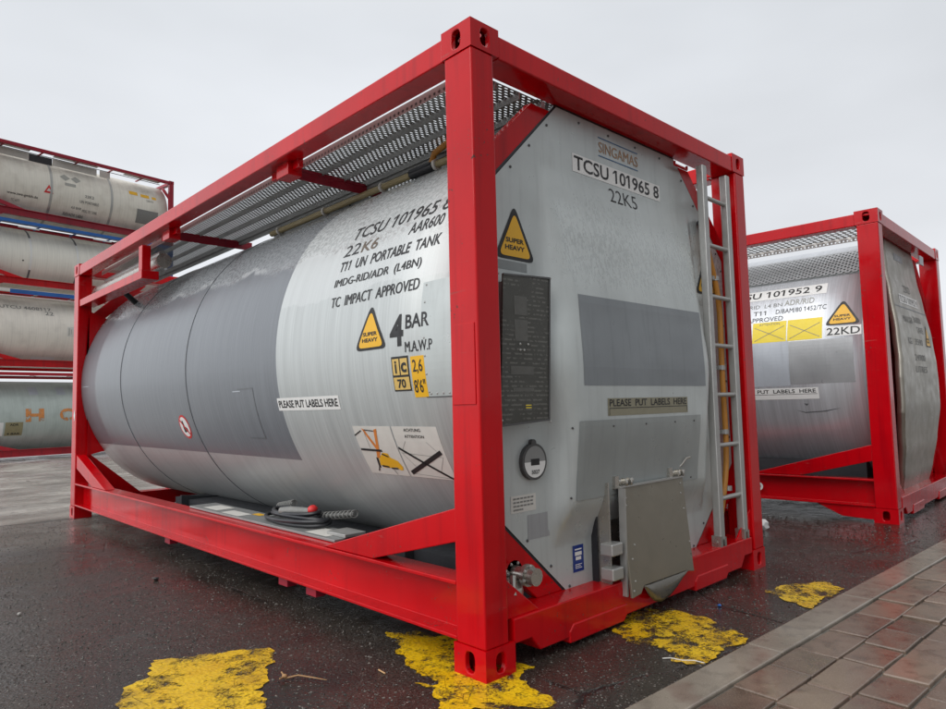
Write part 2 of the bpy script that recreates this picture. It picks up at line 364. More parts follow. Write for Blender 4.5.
def write(txt, box, fn, off, mat, parent, bold=0.0, step=0.0, name='lettering', shear=0.0):
    twice = 0.0
    if 'M' in txt or 'W' in txt: twice, bold = bold, 0.0
    bm = text_bm(txt, bold)
    if twice:                                # thicken by a second, shifted pass a hair above the first
        g = bmesh.ops.duplicate(bm, geom=bm.verts[:]+bm.edges[:]+bm.faces[:])
        for v in g['geom']:
            if isinstance(v, bmesh.types.BMVert): v.co.x += twice*1.6; v.co.z = .0003
    xs = [v.co.x for v in bm.verts]; ys = [v.co.y for v in bm.verts]
    x0, x1, y0, y1 = min(xs), max(xs), min(ys), max(ys); u0, v0, u1, v1 = box
    for v in bm.verts:
        t = (v.co.y-y0)/(y1-y0)
        v.co = Vector((v.co.x-x0, v0+t*(v1-v0), v.co.z))
    # one mesh per word: cut the row wherever the gap is wider than a letter gap
    iv = sorted((min(v.co.x for v in f.verts), max(v.co.x for v in f.verts)) for f in bm.faces); cuts = []; end = iv[0][1]
    for a, b in iv:
        if a-end > .19: cuts.append((a+end)/2)
        end = max(end, b)
    bounds = [-1e9]+cuts+[1e9]; last = None
    for lo, hi in zip(bounds, bounds[1:]):
        b2 = bm.copy(); bmesh.ops.delete(b2, geom=[v for v in b2.verts if not lo < v.co.x < hi], context='VERTS')
        for v in b2.verts: v.co.x = u0+v.co.x/(x1-x0)*(u1-u0)
        last = lay(name, b2, fn, off, mat, parent, step)
    bm.free(); return last

# ------------------------------------------------------------------ the tank container
L_, W_, H_ = 6.058, 2.438, 2.591
XC = W_/2
def casting(root, cx, cy, top, H, mat):
    """hollow corner casting with oval apertures on its outer faces"""
    a, b, c = 0.162, 0.178, 0.118; bm = bmesh.new()
    def fx(p): return (p[0] if not cx else W_-p[0], p[1] if not cy else L_-p[1], (H-p[2]) if top else p[2])
    def ring(w, h, hw, hh, pos, nin):
        N = 40; cw, ch = w/2, h/2; angs = sorted([2*math.pi*k/N for k in range(N)]+[math.atan2(s2*ch, s1*cw) % (2*math.pi) for s1 in (1, -1) for s2 in (1, -1)])
        o_, i_, d_ = [], [], []
        for t in angs:
            ct, s_ = math.cos(t), math.sin(t); k = min(cw/abs(ct) if abs(ct) > 1e-9 else 1e9, ch/abs(s_) if abs(s_) > 1e-9 else 1e9)
            o_.append(bm.verts.new(fx(pos(cw+ct*k, ch+s_*k, 0))))
            r = min(hw, hh); e = (abs(ct/hw)**3+abs(s_/hh)**3)**(-1/3)
            i_.append(bm.verts.new(fx(pos(cw+ct*e, ch+s_*e, 0)))); d_.append(bm.verts.new(fx(pos(cw+ct*e, ch+s_*e, nin))))
        n = len(angs)
        for k in range(n):
            q = (k+1) % n
            bm.faces.new((o_[k], o_[q], i_[q], i_[k])); bm.faces.new((i_[k], i_[q], d_[q], d_[k]))
    ring(b, c, 0.026, 0.039, lambda p, q, d: (d, p, q), 0.022)
    ring(a, c, 0.025, 0.036, lambda p, q, d: (p, d, q), 0.022)
    ring(a, b, 0.032, 0.055, lambda p, q, d: (p, q, d), 0.025)
    for poly in (((a,0,0),(a,b,0),(a,b,c),(a,0,c)), ((0,b,0),(a,b,0),(a,b,c),(0,b,c)), ((0,0,c),(a,0,c),(a,b,c),(0,b,c))):
        bm.faces.new([bm.verts.new(fx(p)) for p in poly])
    bmesh.ops.remove_doubles(bm, verts=bm.verts, dist=1e-5); bmesh.ops.recalc_face_normals(bm, faces=bm.faces)
    return link('corner_casting', bm, mat, root, False, 0.005, 2)

def frame(root, H, mp, mt, mb, brace=True, heel=True):
    """mp posts, mt top rails, mb bottom rails"""
    i = 0.003
    for cx in (0, 1):
        for cy in (0, 1):
            for top in (0, 1): casting(root, cx, cy, top, H, (mt if top else mb) if mp is None else mp)
            x0, x1 = (i, 0.13) if not cx else (W_-0.13, W_-i); y0, y1 = (i, 0.165) if not cy else (L_-0.165, L_-i)
            MB().box((x0, y0, 0.118), (x1, y1, H-0.118)).build('corner_post', mp or mb, root, False, 0.008, 3)
    for cx in (0, 1):
        sx = (lambda x: x) if not cx else (lambda x: W_-x)
        MB().box((sx(0.004), 0.178, H-0.121), (sx(0.118), L_-0.178, H-0.020)).build('top_side_rail', mt, root, False, 0.007, 3)
        prof = [(.004, .125), (.13, .125), (.13, .140), (.094, .140), (.094, .334), (.13, .334), (.13, .35), (.004, .35), (.004, .334), (.082, .334), (.082, .140), (.004, .140)]
        MB().prism([(sx(x), z) for x, z in prof], 1, 0.165, L_-0.165).build('bottom_side_rail', mb, root, False, 0.003, 2)
        for cy in (0, 1):
            sy = (lambda y: y) if not cy else (lambda y: L_-y)
            MB().prism([(sy(.165), .50), (sy(.165), .632), (sy(1.168), .352), (sy(.74), .352)], 0, sx(.012), sx(.10)).build('diagonal_strut', mb, root, False, 0.004, 2)
            if heel: MB().prism([(sy(.178), .02), (sy(.178), .124), (sy(.62), .124), (sy(.42), .03)], 0, sx(.02), sx(.09)).build('heel_plate', mb, root, False, 0.003)
    for cy in (0, 1):
        sy = (lambda y: y) if not cy else (lambda y: L_-y)
        MB().box((.162, sy(.004), H-0.121), (W_-.162, sy(.14), H-0.020)).build('top_end_rail', mt, root, False, 0.007, 3)
        pts = [(.162, .105), (.265, .105), (.315, .045), (2.123, .045), (2.173, .105), (2.276, .105), (2.276, .2), (.162, .2)]
        MB().prism(pts, 1, sy(.004), sy(.16)).build('bottom_end_rail', mb, root, False, 0.005, 2)
        for xa, xb in ((.50, .93), (1.57, 1.95)):
            MB().prism([(xa, .022), (xb-.03, .022), (xb, .05), (xb, .098), (xa+.03, .098), (xa, .07)], 1, sy(-.001), sy(.14)).build('wear_pad', mb, root, False, 0.006, 2)
        for cx in (0, 1):
            sx = (lambda x: x) if not cx else (lambda x: W_-x)
            MB().prism([(sx(.13), .2), (sx(.33), .2), (sx(.13), .36)], 1, sy(.02), sy(.032)).build('corner_gusset', mb, root, False, 0.002)
            if brace:
                k = H-H_
                up = [(sx(.13), 1.92+k), (sx(.66), 2.426+k), (sx(.50), 2.426+k), (sx(.13), 2.07+k)]
                MB().prism(up, 1, sy(.125), sy(.172)).build('corner_brace', mt, root, False, 0.004)
                lo = [(sx(.13), .64), (sx(.63), .2), (sx(.44), .2), (sx(.13), .45)]
                MB().prism(lo, 1, sy(.125), sy(.172)).build('corner_brace', mb, root, False, 0.004)

def tank_map(RR, ZC):
    """u = y along the tank read from the side: text runs towards smaller y, so u = -y; v = metres round the girth"""
    def fn(u, v, off):
        a = v/RR; return (XC-(RR+off)*math.cos(a), -u, ZC+(RR+off)*math.sin(a))
    return fn
def tank(root, RR, ZC, mat, y0=0.14, y1=5.9):
    bm = bmesh.new(); uvl = bm.loops.layers.uv.new('UVMap'); NS = 144
    ys = [y0+(y1-y0)*k/10 for k in range(11)]
    rings = [[bm.verts.new((XC-RR*math.cos(2*math.pi*k/NS), y, ZC+RR*math.sin(2*math.pi*k/NS))) for k in range(NS)] for y in ys]
    for j in range(10):
        for k in range(NS):
            k2 = (k+1) % NS; f = bm.faces.new((rings[j][k], rings[j+1][k], rings[j+1][k2], rings[j][k2])); f.smooth = True
            a0 = k if k < NS/2 else k-NS; a1 = a0+1
            for lp, (yy, aa) in zip(f.loops, ((ys[j], a0), (ys[j+1], a0), (ys[j+1], a1), (ys[j], a1))): lp[uvl].uv = (yy, RR*2*math.pi*aa/NS)
    bm.faces.new(rings[0][::-1]); bm.faces.new(rings[-1])
    bmesh.ops.recalc_face_normals(bm, faces=bm.faces)
    o = link('tank', bm, mat, root); return o
def ring_band(par, RR, ZC, y, w, off, mat, name='seam_band', a0=-100, a1=120):
    bm = bmesh.new(); n = 90; prev = None
    for k in range(n+1):
        a = R(a0+(a1-a0)*k/n); c = []
        for (dy, o) in ((-w/2, 0.0), (-w/2, off), (w/2, off), (w/2, 0.0)):
            c.append(bm.verts.new((XC-(RR+o)*math.cos(a), y+dy, ZC+(RR+o)*math.sin(a))))
        if prev:
            for q in range(3): bm.faces.new((prev[q], prev[q+1], c[q+1], c[q]))
        prev = c
    bmesh.ops.recalc_face_normals(bm, faces=bm.faces); return link(name, bm, mat, par, True)

# profile of the bulged end cover
def interp(tab, z):
    if z <= tab[0][0]: return tab[0][1]
    for (a, h), (b, g) in zip(tab, tab[1:]):
        if z <= b:
            t = (z-a)/(b-a); t = t*t*(3-2*t)*0.5+t*0.5; return h+(g-h)*t
    return tab[-1][1]
BULGE = [(.40, 0), (.44, .012), (.60, .078), (.95, .116), (1.2, .118), (1.5, .102), (1.8, .058), (2.02, .02), (2.15, 0)]
def bulge_h(x, z, tab=BULGE, xe=.36, k=.6):
    xe = .53-.085*math.exp(-((z-1.3)/.28)**2); k = 1.1-.35*math.exp(-((z-1.45)/.3)**2)
    hz = interp(tab, z); s = max(0, (x-xe)*k) if x < XC else max(0, (W_-xe-x)*k)
    d = 0.035; t = max(0, min(1, .5+.5*(s-hz)/d)); m = s*(1-t)+hz*t-d*t*(1-t)
    return max(0, m)
YP = 0.12
def end_map(x, z, off): return (x, YP-bulge_h(x, z)-off, z)
def end_grid(hfn, x0, x1, z0, z1, cuts, step=0.022, y=YP):
    bm = bmesh.new(); nx = int((x1-x0)/step); nz = int((z1-z0)/step)
    g = [[bm.verts.new((x0+(x1-x0)*i/nx, 0, z0+(z1-z0)*j/nz)) for i in range(nx+1)] for j in range(nz+1)]
    for j in range(nz):
        for i in range(nx): bm.faces.new((g[j][i], g[j][i+1], g[j+1][i+1], g[j+1][i]))
    for co, no in cuts:
        bmesh.ops.bisect_plane(bm, geom=bm.verts[:]+bm.edges[:]+bm.faces[:], dist=1e-5, plane_co=co, plane_no=no, clear_outer=True)
    for v in bm.verts: v.co.y = y-hfn(v.co.x, v.co.z)
    for f in bm.faces: f.smooth = True
    bmesh.ops.recalc_face_normals(bm, faces=bm.faces)
    if sum(f.normal.y for f in bm.faces) > 0: bmesh.ops.reverse_faces(bm, faces=bm.faces)
    return bm
def oct_cuts(d=0.0):
    s = 1/math.sqrt(2)
    cuts = []
    for m in (1, -1):
        px = (lambda x: x) if m == 1 else (lambda x: W_-x)
        cuts.append((Vector((px(.27), 0, 2.05+d)), Vector((-s*m, 0, s))))
        cuts.append((Vector((px(.44), 0, .365-d)), Vector((-.663*m, 0, -.748))))
    return cuts
def octagon(d, inset=0.0):
    x0, x1, z0, z1 = .135-inset*0, W_-.135, .165-d, 2.457+d
    return [(x0, 1.915+d*1.4), (x0+.542-d*0, z1), (x1-.542, z1), (x1, 1.915+d*1.4), (x1, .635-d), (x1-.53, z0), (x0+.53, z0), (x0, .635-d)]

def super_heavy(par, fn, u, v, w, h, off=.002, step=0.0, tx='SUPER\nHEAVY'):
    st = lay('warning_sticker', poly_bm(tri_round(u, v, w, h, w*.16)), fn, off, M['black'], par, step)
    lay('warning_triangle', poly_bm(tri_round(u, v+h*.055, w*.80, h*.80, w*.13)), fn, off+.0012, M['yellow'], st, step)
    write('SUPER', (u-w*.23, v+h*.30, u+w*.21, v+h*.385), fn, off+.0024, M['black'], st, .03, step)
    write('HEAVY', (u-w*.25, v+h*.17, u+w*.23, v+h*.255), fn, off+.0024, M['black'], st, .03, step)
    return st
JOINED = {'cross', 'label_cross', 'crane_boom', 'crane_outline', 'fine_lines'}
def lay2(name, polys, fn, off, mat, par, step=0.0):
    if name in JOINED: return lay(name, poly_bm(*polys), fn, off, mat, par, step)
    return [lay(name, poly_bm(p), fn, off, mat, par, step) for p in polys][0]
def dots(name, pts, r, mat, par, sc=(1, 1, 1)):
    first = None
    for p in pts:
        if first is None: first = MB().ball((0, 0, 0), r, 1, sc).build(name, mat, par, True); o = first
        else: o = first.copy(); COL.objects.link(o); o.parent = par
        o.location = p

def walkway(root, H, y0, y1, x0=.175, planks=3, pw=.16, inner=False):
    z = H-.092
    for k in range(planks):
        a = x0+k*pw
        w = lay2('walkway_plank', [rect(a+.004, y0, a+pw-.004, y1)], lambda u, v, o: (u, v, z+o), 0, M['grating_pale' if inner else 'grating'], root)
        if not inner: MB().box((a+.001, y0, z-.035), (a+.004, y1, z+.001)).box((a+pw-.004, y0, z-.035), (a+pw-.001, y1, z+.001)).build('plank_flange', M['grey_box'], w)
    bm = bmesh.new(); xe = x0+planks*pw+.004 if inner else x0-.004; fs = [(xe, z-.04), (xe, z+.006)]
    v = [bm.verts.new((fs[0][0], y0, fs[0][1])), bm.verts.new((fs[0][0], y1, fs[0][1])), bm.verts.new((fs[1][0], y1, fs[1][1])), bm.verts.new((fs[1][0], y0, fs[1][1]))]
    bm.faces.new(v); link('edge_angle', bm, M['lip'], root)

# ------------------------------------------------------------------ main container
def main_container():
    RR, ZC = 1.175, 1.345
    root = thing('tank_container', 'nearest grey tank container, bright red open frame, with a ladder on its end', 'tank container')
    frame(root, H_, M['red'], M['red'], M['red'], True, False)
    tk = tank(root, RR, ZC, M['tank'], .145, 5.9)
    T = tank_map(RR, ZC); A = lambda deg: R(deg)*RR
    for y in (3.09, 4.60): ring_band(tk, RR, ZC, y, .012, .0035, M['seam'])
    ST = -.03
    # lettering on the tank's flank
    W1 = lambda s, y0, y1, a0, a1, m='black', b=.0, off=.0015, sh=0.0: write(s, (-y0, A(a0), -y1, A(a1)), T, off, M[m], tk, b, ST, 'lettering', sh)
    W1('TCSU 101965 8', 1.165, .375, 29.9, 34.3, b=.008)
    W1('AAR600', .625, .375, 25.5, 28.9, b=.012)
    W1('22', 1.175, 1.03, 24.7, 28.3); W1('K6', 1.01, .87, 24.6, 28.0, 'brown_print', .012)
    W1('T11  UN  PORTABLE  TANK', 1.16, .345, 20.1, 23.1, b=.022); W1('IMDG-RID/ADR  (L4BN)', 1.165, .445, 15.2, 18.0, b=.028)
    W1('TC  IMPACT  APPROVED', 1.16, .43, 10.3, 13.0, b=.03)
    super_heavy(tk, T, -.778, A(-1.7), .262, A(10.9), .0015, ST)
    W1('4', .625, .525, -1.7, 5.4, b=.03); W1('BAR', .51, .345, 1.9, 5.0, b=.02); W1('M.A.W.P', .515, .325, -3.2, -.9, b=.03)
    ic = lay2('code_sticker', [rect(-.622, A(-11.6), -.497, A(-3.9))], T, .0015, M['black'], tk, ST)
    lay2('code_field', [rect(-.614, A(-8.0), -.566, A(-4.4)), rect(-.557, A(-8.0), -.505, A(-4.4)), rect(-.616, A(-11.25), -.503, A(-8.5))], T, .0027, M['ochre'], ic, ST)
    for s, b in (('i', (-.597, A(-7.6), -.584, A(-4.8))), ('c', (-.552, A(-7.5), -.512, A(-5.3))), ('70', (-.59, A(-10.9), -.53, A(-8.9)))): write(s, b, T, .004, M['black'], ic, .03, ST)
    hs = lay2('height_sticker', [rect(-.482, A(-13.1), -.388, A(-4.2))], T, .0015, M['yellow'], tk, ST)
    write('2,6', (-.47, A(-8.0), -.402, A(-4.9)), T, .0027, M['black'], hs, .01, ST); write("8'6\"", (-.474, A(-12.1), -.396, A(-9.2)), T, .0027, M['black'], hs, .01, ST)
    lb = lay2('label_strip', [rect(-1.757, A(-15.4), -1.105, A(-11.8))], T, .0015, M['white'], tk, ST)
    write('PLEASE PUT LABELS HERE', (-1.742, A(-14.6), -1.12, A(-12.5)), T, .0027, M['black'], lb, .022, ST)
    # riveted repair sheet beside the post
    rp = lay2('riveted_sheet', [rect(-.402, A(-13.05), -.15, A(11.5))], T, .0010, M['panel'], tk, ST)
    dots('rivet', [T(-.38, A(-12+k*3.8), .0015) for k in range(7)]+[T(-.37+k*.04, A(-12.4), .0015) for k in range(6)], .0055, M['alu'], rp, (.6, 1, 1))
    lay2('sheet_edge', [rect(-.404, A(-13.25), -.15, A(-13.05))], T, .0022, M['rivet'], rp, ST)
    # crane sticker
    u0, u1, v0, v1 = -1.045, -.729, A(-33.0), A(-19.7)
    c1 = lay2('lifting_sticker', [rect(u0, v0, u1, v1)], T, .0015, M['offwhite'], tk, ST)
    def cs(x, y):
        t = 1-(y-125)/372; return (u0+((x-120-115*(1-t))/292)*(u1-u0), v0+t*(v1-v0))
    P = lambda *q: [cs(*p) for p in q]
    lay2('crane_boom', [P((193,140),(215,150),(325,295),(305,300)), P((290,150),(312,143),(325,300),(308,300)), P((300,300),(330,300),(322,360),(300,370))], T, .0027, M['orange'], c1, ST)
    lay2('crane_truck', [P((315,370),(345,320),(385,325),(400,355),(455,380),(485,425),(485,450),(465,452),(440,430),(385,440),(345,440),(318,420))], T, .0027, M['yellow'], c1, ST)
    lay2('crane_outline', [bar(cs(140,195), cs(190,158), .006), bar(cs(215,152), cs(290,160), .005), bar(cs(180,300), cs(345,305), .012), bar(cs(212,155), cs(258,290), .002), bar(cs(300,360), cs(312,440), .014), bar(cs(312,420), cs(298,470), .007),
        bar(cs(330,425), cs(385,432), .010), bar(cs(400,440), cs(450,440), .009), bar(cs(410,440), cs(440,490), .003), bar(cs(340,330), cs(390,350), .008)], T, .0038, M['black'], c1, ST)
    # crossed-out sticker
    a0, a1 = -.719, -.393
    c2 = lay2('handling_sticker', [rect(a0, v0, a1, v1)], T, .0015, M['offwhite'], tk, ST)
    def ct(x, y):
        t = 1-(y-128)/400; return (a0+((x-432-118*(1-t))/338)*(a1-a0), v0+t*(v1-v0))
    lay2('cross', [bar(ct(482,290), ct(876,522), .013), bar(ct(800,310), ct(560,494), .022)], T, .0032, M['black'], c2, ST)
    lay2('fine_lines', [bar(ct(540,238), ct(517,300), .002), bar(ct(697,240), ct(768,305), .002), bar(ct(500,330), ct(815,350), .002), bar(ct(510,335), ct(610,445), .002), bar(ct(810,355), ct(785,470), .002), bar(ct(560,496), ct(860,516), .002)], T, .0025, M['grey_print'], c2, ST)
    write('ACHTUNG', (*ct(534,166), *ct(655,143)), T, .0027, M['black'], c2, .012, ST); write('ATTENTION', (*ct(541,212), *ct(680,190)), T, .0027, M['black'], c2, .012, ST)
    # round prohibition sticker
    pc = (-3.29, A(-20.8))
    ns = lay2('prohibition_sticker', [disc(*pc, .095)], T, .0015, M['red_print'], tk, ST)
    lay2('sticker_field', [disc(*pc, .078)], T, .0027, M['white'], ns, ST)
    lay2('sticker_figure', [[(pc[0]-.03, pc[1]-.045), (pc[0]+.045, pc[1]-.035), (pc[0]+.04, pc[1]-.01), (pc[0]+.005, pc[1]+.005), (pc[0]-.005, pc[1]+.05), (pc[0]-.025, pc[1]+.05), (pc[0]-.03, pc[1]-.01)]], T, .0035, M['black'], ns, ST)
    lay2('sticker_slash', [bar((pc[0]-.055, pc[1]+.055), (pc[0]+.055, pc[1]-.055), .017)], T, .0045, M['red_print'], ns, ST)
    # small access hatch outline in the dark sheet
    hx = lay2('hatch_outline', [rect(-2.26, A(-8.5), -2.05, A(-8.2)), rect(-2.05, A(-24), -2.043, A(-8.2)), rect(-2.26, A(-24.2), -2.043, A(-23.9))], T, .002, M['seam'], tk, ST)
    lay2('scratch_marks', [rect(-2.33, A(-9.2), -2.22, A(-8.9)), rect(-5.86, A(-1.6), -5.6, A(-1.4))], T, .0015, M['pale_film'], tk, ST)
    # frost-like white scuffs near the far shoulder
    lay2('chalk_scuff', [[(-5.5, A(44)), (-5.3, A(44.6)), (-5.28, A(46.4)), (-5.4, A(45.5)), (-5.52, A(46.2))], [(-5.22, A(45.2)), (-5.05, A(45.8)), (-4.95, A(47.6)), (-5.15, A(46.8))], [(-4.85, A(46.8)), (-4.6, A(47.6)), (-4.55, A(48.6)), (-4.8, A(48.0))]], T, .0015, M['white'], tk, ST)
    # dark under-cladding and saddles, plus a flat plate added to shade the ground
    MB().box((.42, .6, .24), (2.0, 4.3, .30)).build('belly_plate', M['dark_steel'], root)
    MB().box((.135, .2, .128), (2.3, 4.3, .14)).build('shade_plate', M['dark_steel'], root)
    for y in (.95, 4.0): MB().prism([(.36, .34), (.36, .2), (2.078, .2), (2.078, .34), (1.7, .3), (.74, .3)], 1, y, y+.03).build('saddle_plate', M['dark_steel'], root)
    for y in (1.32, 1.62, 3.38): MB().box((.03, y-.05, .075), (.09, y+.05, .125)).build('rail_bracket', M['red_dull'], root, False, .003)
    # far end skirt (a red plate closing the frame behind the tank end)
    pl = []
    for k in range(0, 41):
        a = R(-90+k*4.5); pl.append((XC-1.13*math.cos(a), ZC+1.13*math.sin(a)))
    for m_ in (0, 1):
        fx = (lambda x: x) if not m_ else (lambda x: W_-x)
        # girth strip between post and tank
        arc = [(fx(XC-1.150*math.cos(R(a))), ZC+1.150*math.sin(R(a))) for a in range(-36, 37, 4)]
        MB().prism(arc+[(fx(.10), 2.10), (fx(.10), .62)], 1, L_-.20, L_-.185).build('end_skirt', M['red'], root)
    # ------- end panel
    bm = end_grid(bulge_h, .135, W_-.135, .165, 2.457, oct_cuts())
    ep = link('end_panel', bm, M['panel'], root)
    MB().prism([(x, z) for x, z in octagon(.014)], 1, YP+.004, YP+.024).build('edge_gasket', M['rubber'], ep)
    m = MB()
    pts = []
    for k in range(4): pts.append((.85+k*.25, 2.425))
    for s in (0, 1):
        fx = (lambda x: x) if not s else (lambda x: W_-x)
        for t in (.06, .32, .58, .84): pts.append((fx(.18+t*.5), 1.925+t*.5))
        for t in (.12, .42, .72, .97): pts.append((fx(.17+t*.5), .64-t*.443))
        for z in (.8, 1.15, 1.5, 1.85): pts.append((fx(.155), z))
    dots('screw_head', [(x, YP-.002, z) for x, z in pts], .0075, M['rivet'], ep, (1, .7, 1))
    dots('rivet', [end_map(x, .925, .003) for x in (.60, .88, 1.16, 1.44, 1.64)]+[end_map(x, .615, .003) for x in (.60, .85, 1.64)], .006, M['rivet'], ep)
    E = end_map; SE = .03
    dp = lay2('grey_film_panel', [rect(.665, 1.115, 1.79, 1.535)], E, .0015, M['dark_film'], ep, SE)
    lp = lay2('lower_cover_sheet', [rect(.628, .598, 1.715, .955)], E, .003, M['cover_grey'], ep, SE)
    ol = lay2('label_strip', [rect(.84, .972, 1.578, 1.055)], E, .0015, M['olive'], ep, SE)
    write('PLEASE  PUT  LABELS  HERE', (.852, 1.016, 1.565, 1.050), E, .0027, M['black'], ol, .012, SE)
    lay2('label_border', [rect(.85, 1.006, 1.57, 1.009), rect(.85, .974, .853, 1.006), rect(1.567, .982, 1.57, 1.006)], E, .0027, M['black'], ol, SE)
    idl = lay2('number_label', [rect(.787, 2.168, 1.588, 2.260)], E, .0015, M['white'], ep, SE)
    write('TCSU 101965 8', (.800, 2.180, 1.575, 2.252), E, .0027, M['black'], idl, .014, SE)
    write('22K5', (1.082, 2.070, 1.336, 2.144), E, .0015, M['black'], ep, -.008, SE)
    mk = write('SINGAMAS', (1.012, 2.318, 1.372, 2.374), E, .0015, M['rust_text'], ep, .012, SE)
    lay2('blue_line', [rect(1.008, 2.392, 1.372, 2.398), rect(1.008, 2.296, 1.372, 2.302)], E, .0015, M['blue_print'], ep, SE)
    super_heavy(ep, E, .356, 1.668, .262, .250, .002, SE)
    super_heavy(ep, E, W_-.356, 1.680, .262, .250, .002, SE)
    # data plate, round gauge, small labels
    dpl = MB().prism([(.150, .948), (.450, .964), (.484, 1.592), (.185, 1.577)], 1, .033, .042).build('data_plate', M['plate'], root, False, .002)
    MB().box((.21, .041, 1.0), (.24, .119, 1.55)).box((.40, .041, 1.0), (.43, .119, 1.55)).build('plate_bracket', M['grey_box'], dpl)
    fp = lambda x, z, o: (x-.085, .033-o, z-.01)
    MB().prism([(.150, .948), (.450, .964), (.4505, .972), (.1505, .956)], 1, .029, .033).prism([(.1847, 1.569), (.4835, 1.584), (.484, 1.592), (.185, 1.577)], 1, .029, .033).prism([(.443, .972), (.4505, .972), (.4835, 1.584), (.476, 1.584)], 1, .029, .033).build('plate_rim', M['rivet'], dpl)
    lay2('plate_marks', [rect(.31, 1.10, .44, 1.115), rect(.30, 1.17, .44, 1.205), rect(.33, 1.42, .41, 1.50), rect(.33, 1.31, .41, 1.40)], fp, .001, M['plate_grey'], dpl)
    lay2('plate_tag', [rect(.385, 1.03, .42, 1.034), rect(.385, 1.04, .42, 1.044)], fp, .0012, M['lemon'], dpl)
    dots('rivet', [(x-.085, .032, z-.012) for x, z in ((.24, .985), (.54, .972), (.57, 1.6), (.24, 1.585), (.385, 1.275), (.36, 1.3), (.41, 1.3), (.36, 1.275))], .006, M['alu'], dpl)
    lay2('grey_patch', [rect(.16, 1.62, .43, 1.66)], E, .0012, M['mid_film'], ep)
    g = MB().tube([(.42, .125, .787), (.42, .098, .787)], .079, 32).build('dial_gauge', M['rivet'], root, True)
    fg = lambda x, z, o: (x, .098-o, z)
    lay2('dial_cap', [[(.42+.068*math.cos(t), .787+.068*math.sin(t)) for t in [math.pi*k/20 for k in range(21)]]], fg, .0012, M['grey_box'], g)
    lay2('dial_face', [[(.42+.068*math.cos(t), .787+.068*math.sin(t)) for t in [math.pi+math.pi*k/20 for k in range(21)]]], fg, .0015, M['white'], g)
    lay2('dial_window', [rect(.392, .772, .448, .800)], fg, .0025, M['black'], g); write('5027', (.395, .735, .447, .752), fg, .003, M['black'], g, .02)
    MB().tube([(.42, .118, .868), (.42, .1, .868)], .016, 12).build('dial_hinge', M['rivet'], g)
    lb2 = lay2('text_label', [rect(.283, .578, .442, .650)], E, .0015, M['offwhite'], ep)
    for k, (a, b) in enumerate(((.297, .43), (.297, .425), (.297, .428), (.297, .36))): lay2('label_line', [bar((a+i*(b-a)/6, .637-k*.0155), (a+(i+.8)*(b-a)/6, .637-k*.0155), .007) for i in range(6)], E, .0025, M['grey_print'], lb2)
    lay2('grey_patch', [rect(.385, .455, .528, .56)], E, .0012, M['scuffed'], ep)
    bt = lay2('blue_label', [rect(.685, .262, .765, .382)], E, .0015, M['blue_tag'], ep, SE)
    lay2('label_print', [bar((.70, .363), (.75, .363), .006), rect(.70, .335, .75, .352), rect(.705, .315, .745, .330)]+[bar((.70, .295-k*.008), (.75-.01*(k % 2), .295-k*.008), .003) for k in range(3)], E, .0025, M['white'], bt)
    # ------- valve box with hanging cover
    MB().box((.838, .02, .165), (.848, .119, .66)).box((1.50, .02, .165), (1.51, .119, .66)).box((.848, .10, .165), (1.5, .115, .66)).build('valve_box', M['steel'], root)
    MB().box((.828, .085, .17), (.837, .118, .68)).build('box_seal', M['rubber'], root)
    bm = bmesh.new()
    out = [(.925, .628), (1.505, .628), (1.487, .150), (1.40, .166), (1.02, .168), (.985, .137), (.912, .130)]
    def lid_y(z): return .012-.055*(.63-z)/.5
    MB_ = MB()
    a = [MB_.bm.verts.new((x, lid_y(z), z)) for x, z in out]; b = [MB_.bm.verts.new((x, lid_y(z)+.012, z)) for x, z in out]
    MB_.bm.faces.new(a); MB_.bm.faces.new(b[::-1])
    for i in range(7): MB_.bm.faces.new((a[i], a[(i+1) % 7], b[(i+1) % 7], b[i]))
    lid = MB_.build('valve_cover', M['lid_steel'], root, False, .002)
    MB().prism([(.902, .135), (.914, .135), (.924, .628), (.910, .628)], 1, -.02, .012).box((.926, .004, .629), (1.505, .03, .637)).build('cover_flange', M['alu'], lid)
    bm = bmesh.new(); prev = None            # bent drain tongue under the cover
    lo_ = [(1.02, .160), (1.06, .112), (1.11, .075), (1.17, .060), (1.25, .072), (1.33, .105), (1.38, .138), (1.415, .164)]
    hi_ = [(1.02, .167), (1.06, .167), (1.11, .167), (1.17, .167), (1.25, .167), (1.33, .166), (1.38, .166), (1.415, .166)]
    for (xl, zl), (xh, zh) in zip(lo_, hi_):
        row = [bm.verts.new((xh+(xl-xh)*t, lid_y(.15)+.006-.012*math.sin(math.pi*t), zh+(zl-zh)*t)) for t in [q/6 for q in range(7)]]
        if prev:
            for q in range(6): bm.faces.new((prev[q], prev[q+1], row[q+1], row[q]))
        prev = row
    tg = link('drain_tongue', bm, M['dark_sheet'], lid, True); sm = tg.modifiers.new('solid', 'SOLIDIFY'); sm.thickness = .006
    dots('rivet', [(x, lid_y(z)-.001, z) for x, z in ((.96, .58), (.955, .545), (.98, .36), (.95, .30), (1.46, .55), (1.47, .47), (1.48, .30), (.95, .20), (.93, .16), (1.47, .60))], .0055, M['alu'], lid)
    for x in (.90, 1.39):
        hg = MB().box((x, .02, .625), (x+.03, .115, .685)).box((x+.035, .03, .638), (x+.13, .09, .665)).tube([(x+.03, .03, .655), (x+.15, .03, .655)], .014, 10).tube([(x+.06, .02, .65), (x+.075, .02, .65)], .022, 12).tube([(x+.1, .02, .65), (x+.112, .02, .65)], .022, 12).build('hinge', M['steel'], root, True)
    MB().tube([(1.49, .05, .66), (1.53, .03, .69), (1.55, .01, .725), (1.575, .0, .73)], .006, 8).build('hinge_pin', M['steel'], root, True)
    for z in (.36, .25):
        MB().box((.80, -.02, z-.028), (.885, .05, z+.028)).build('latch', M['alu'], root, False, .006)
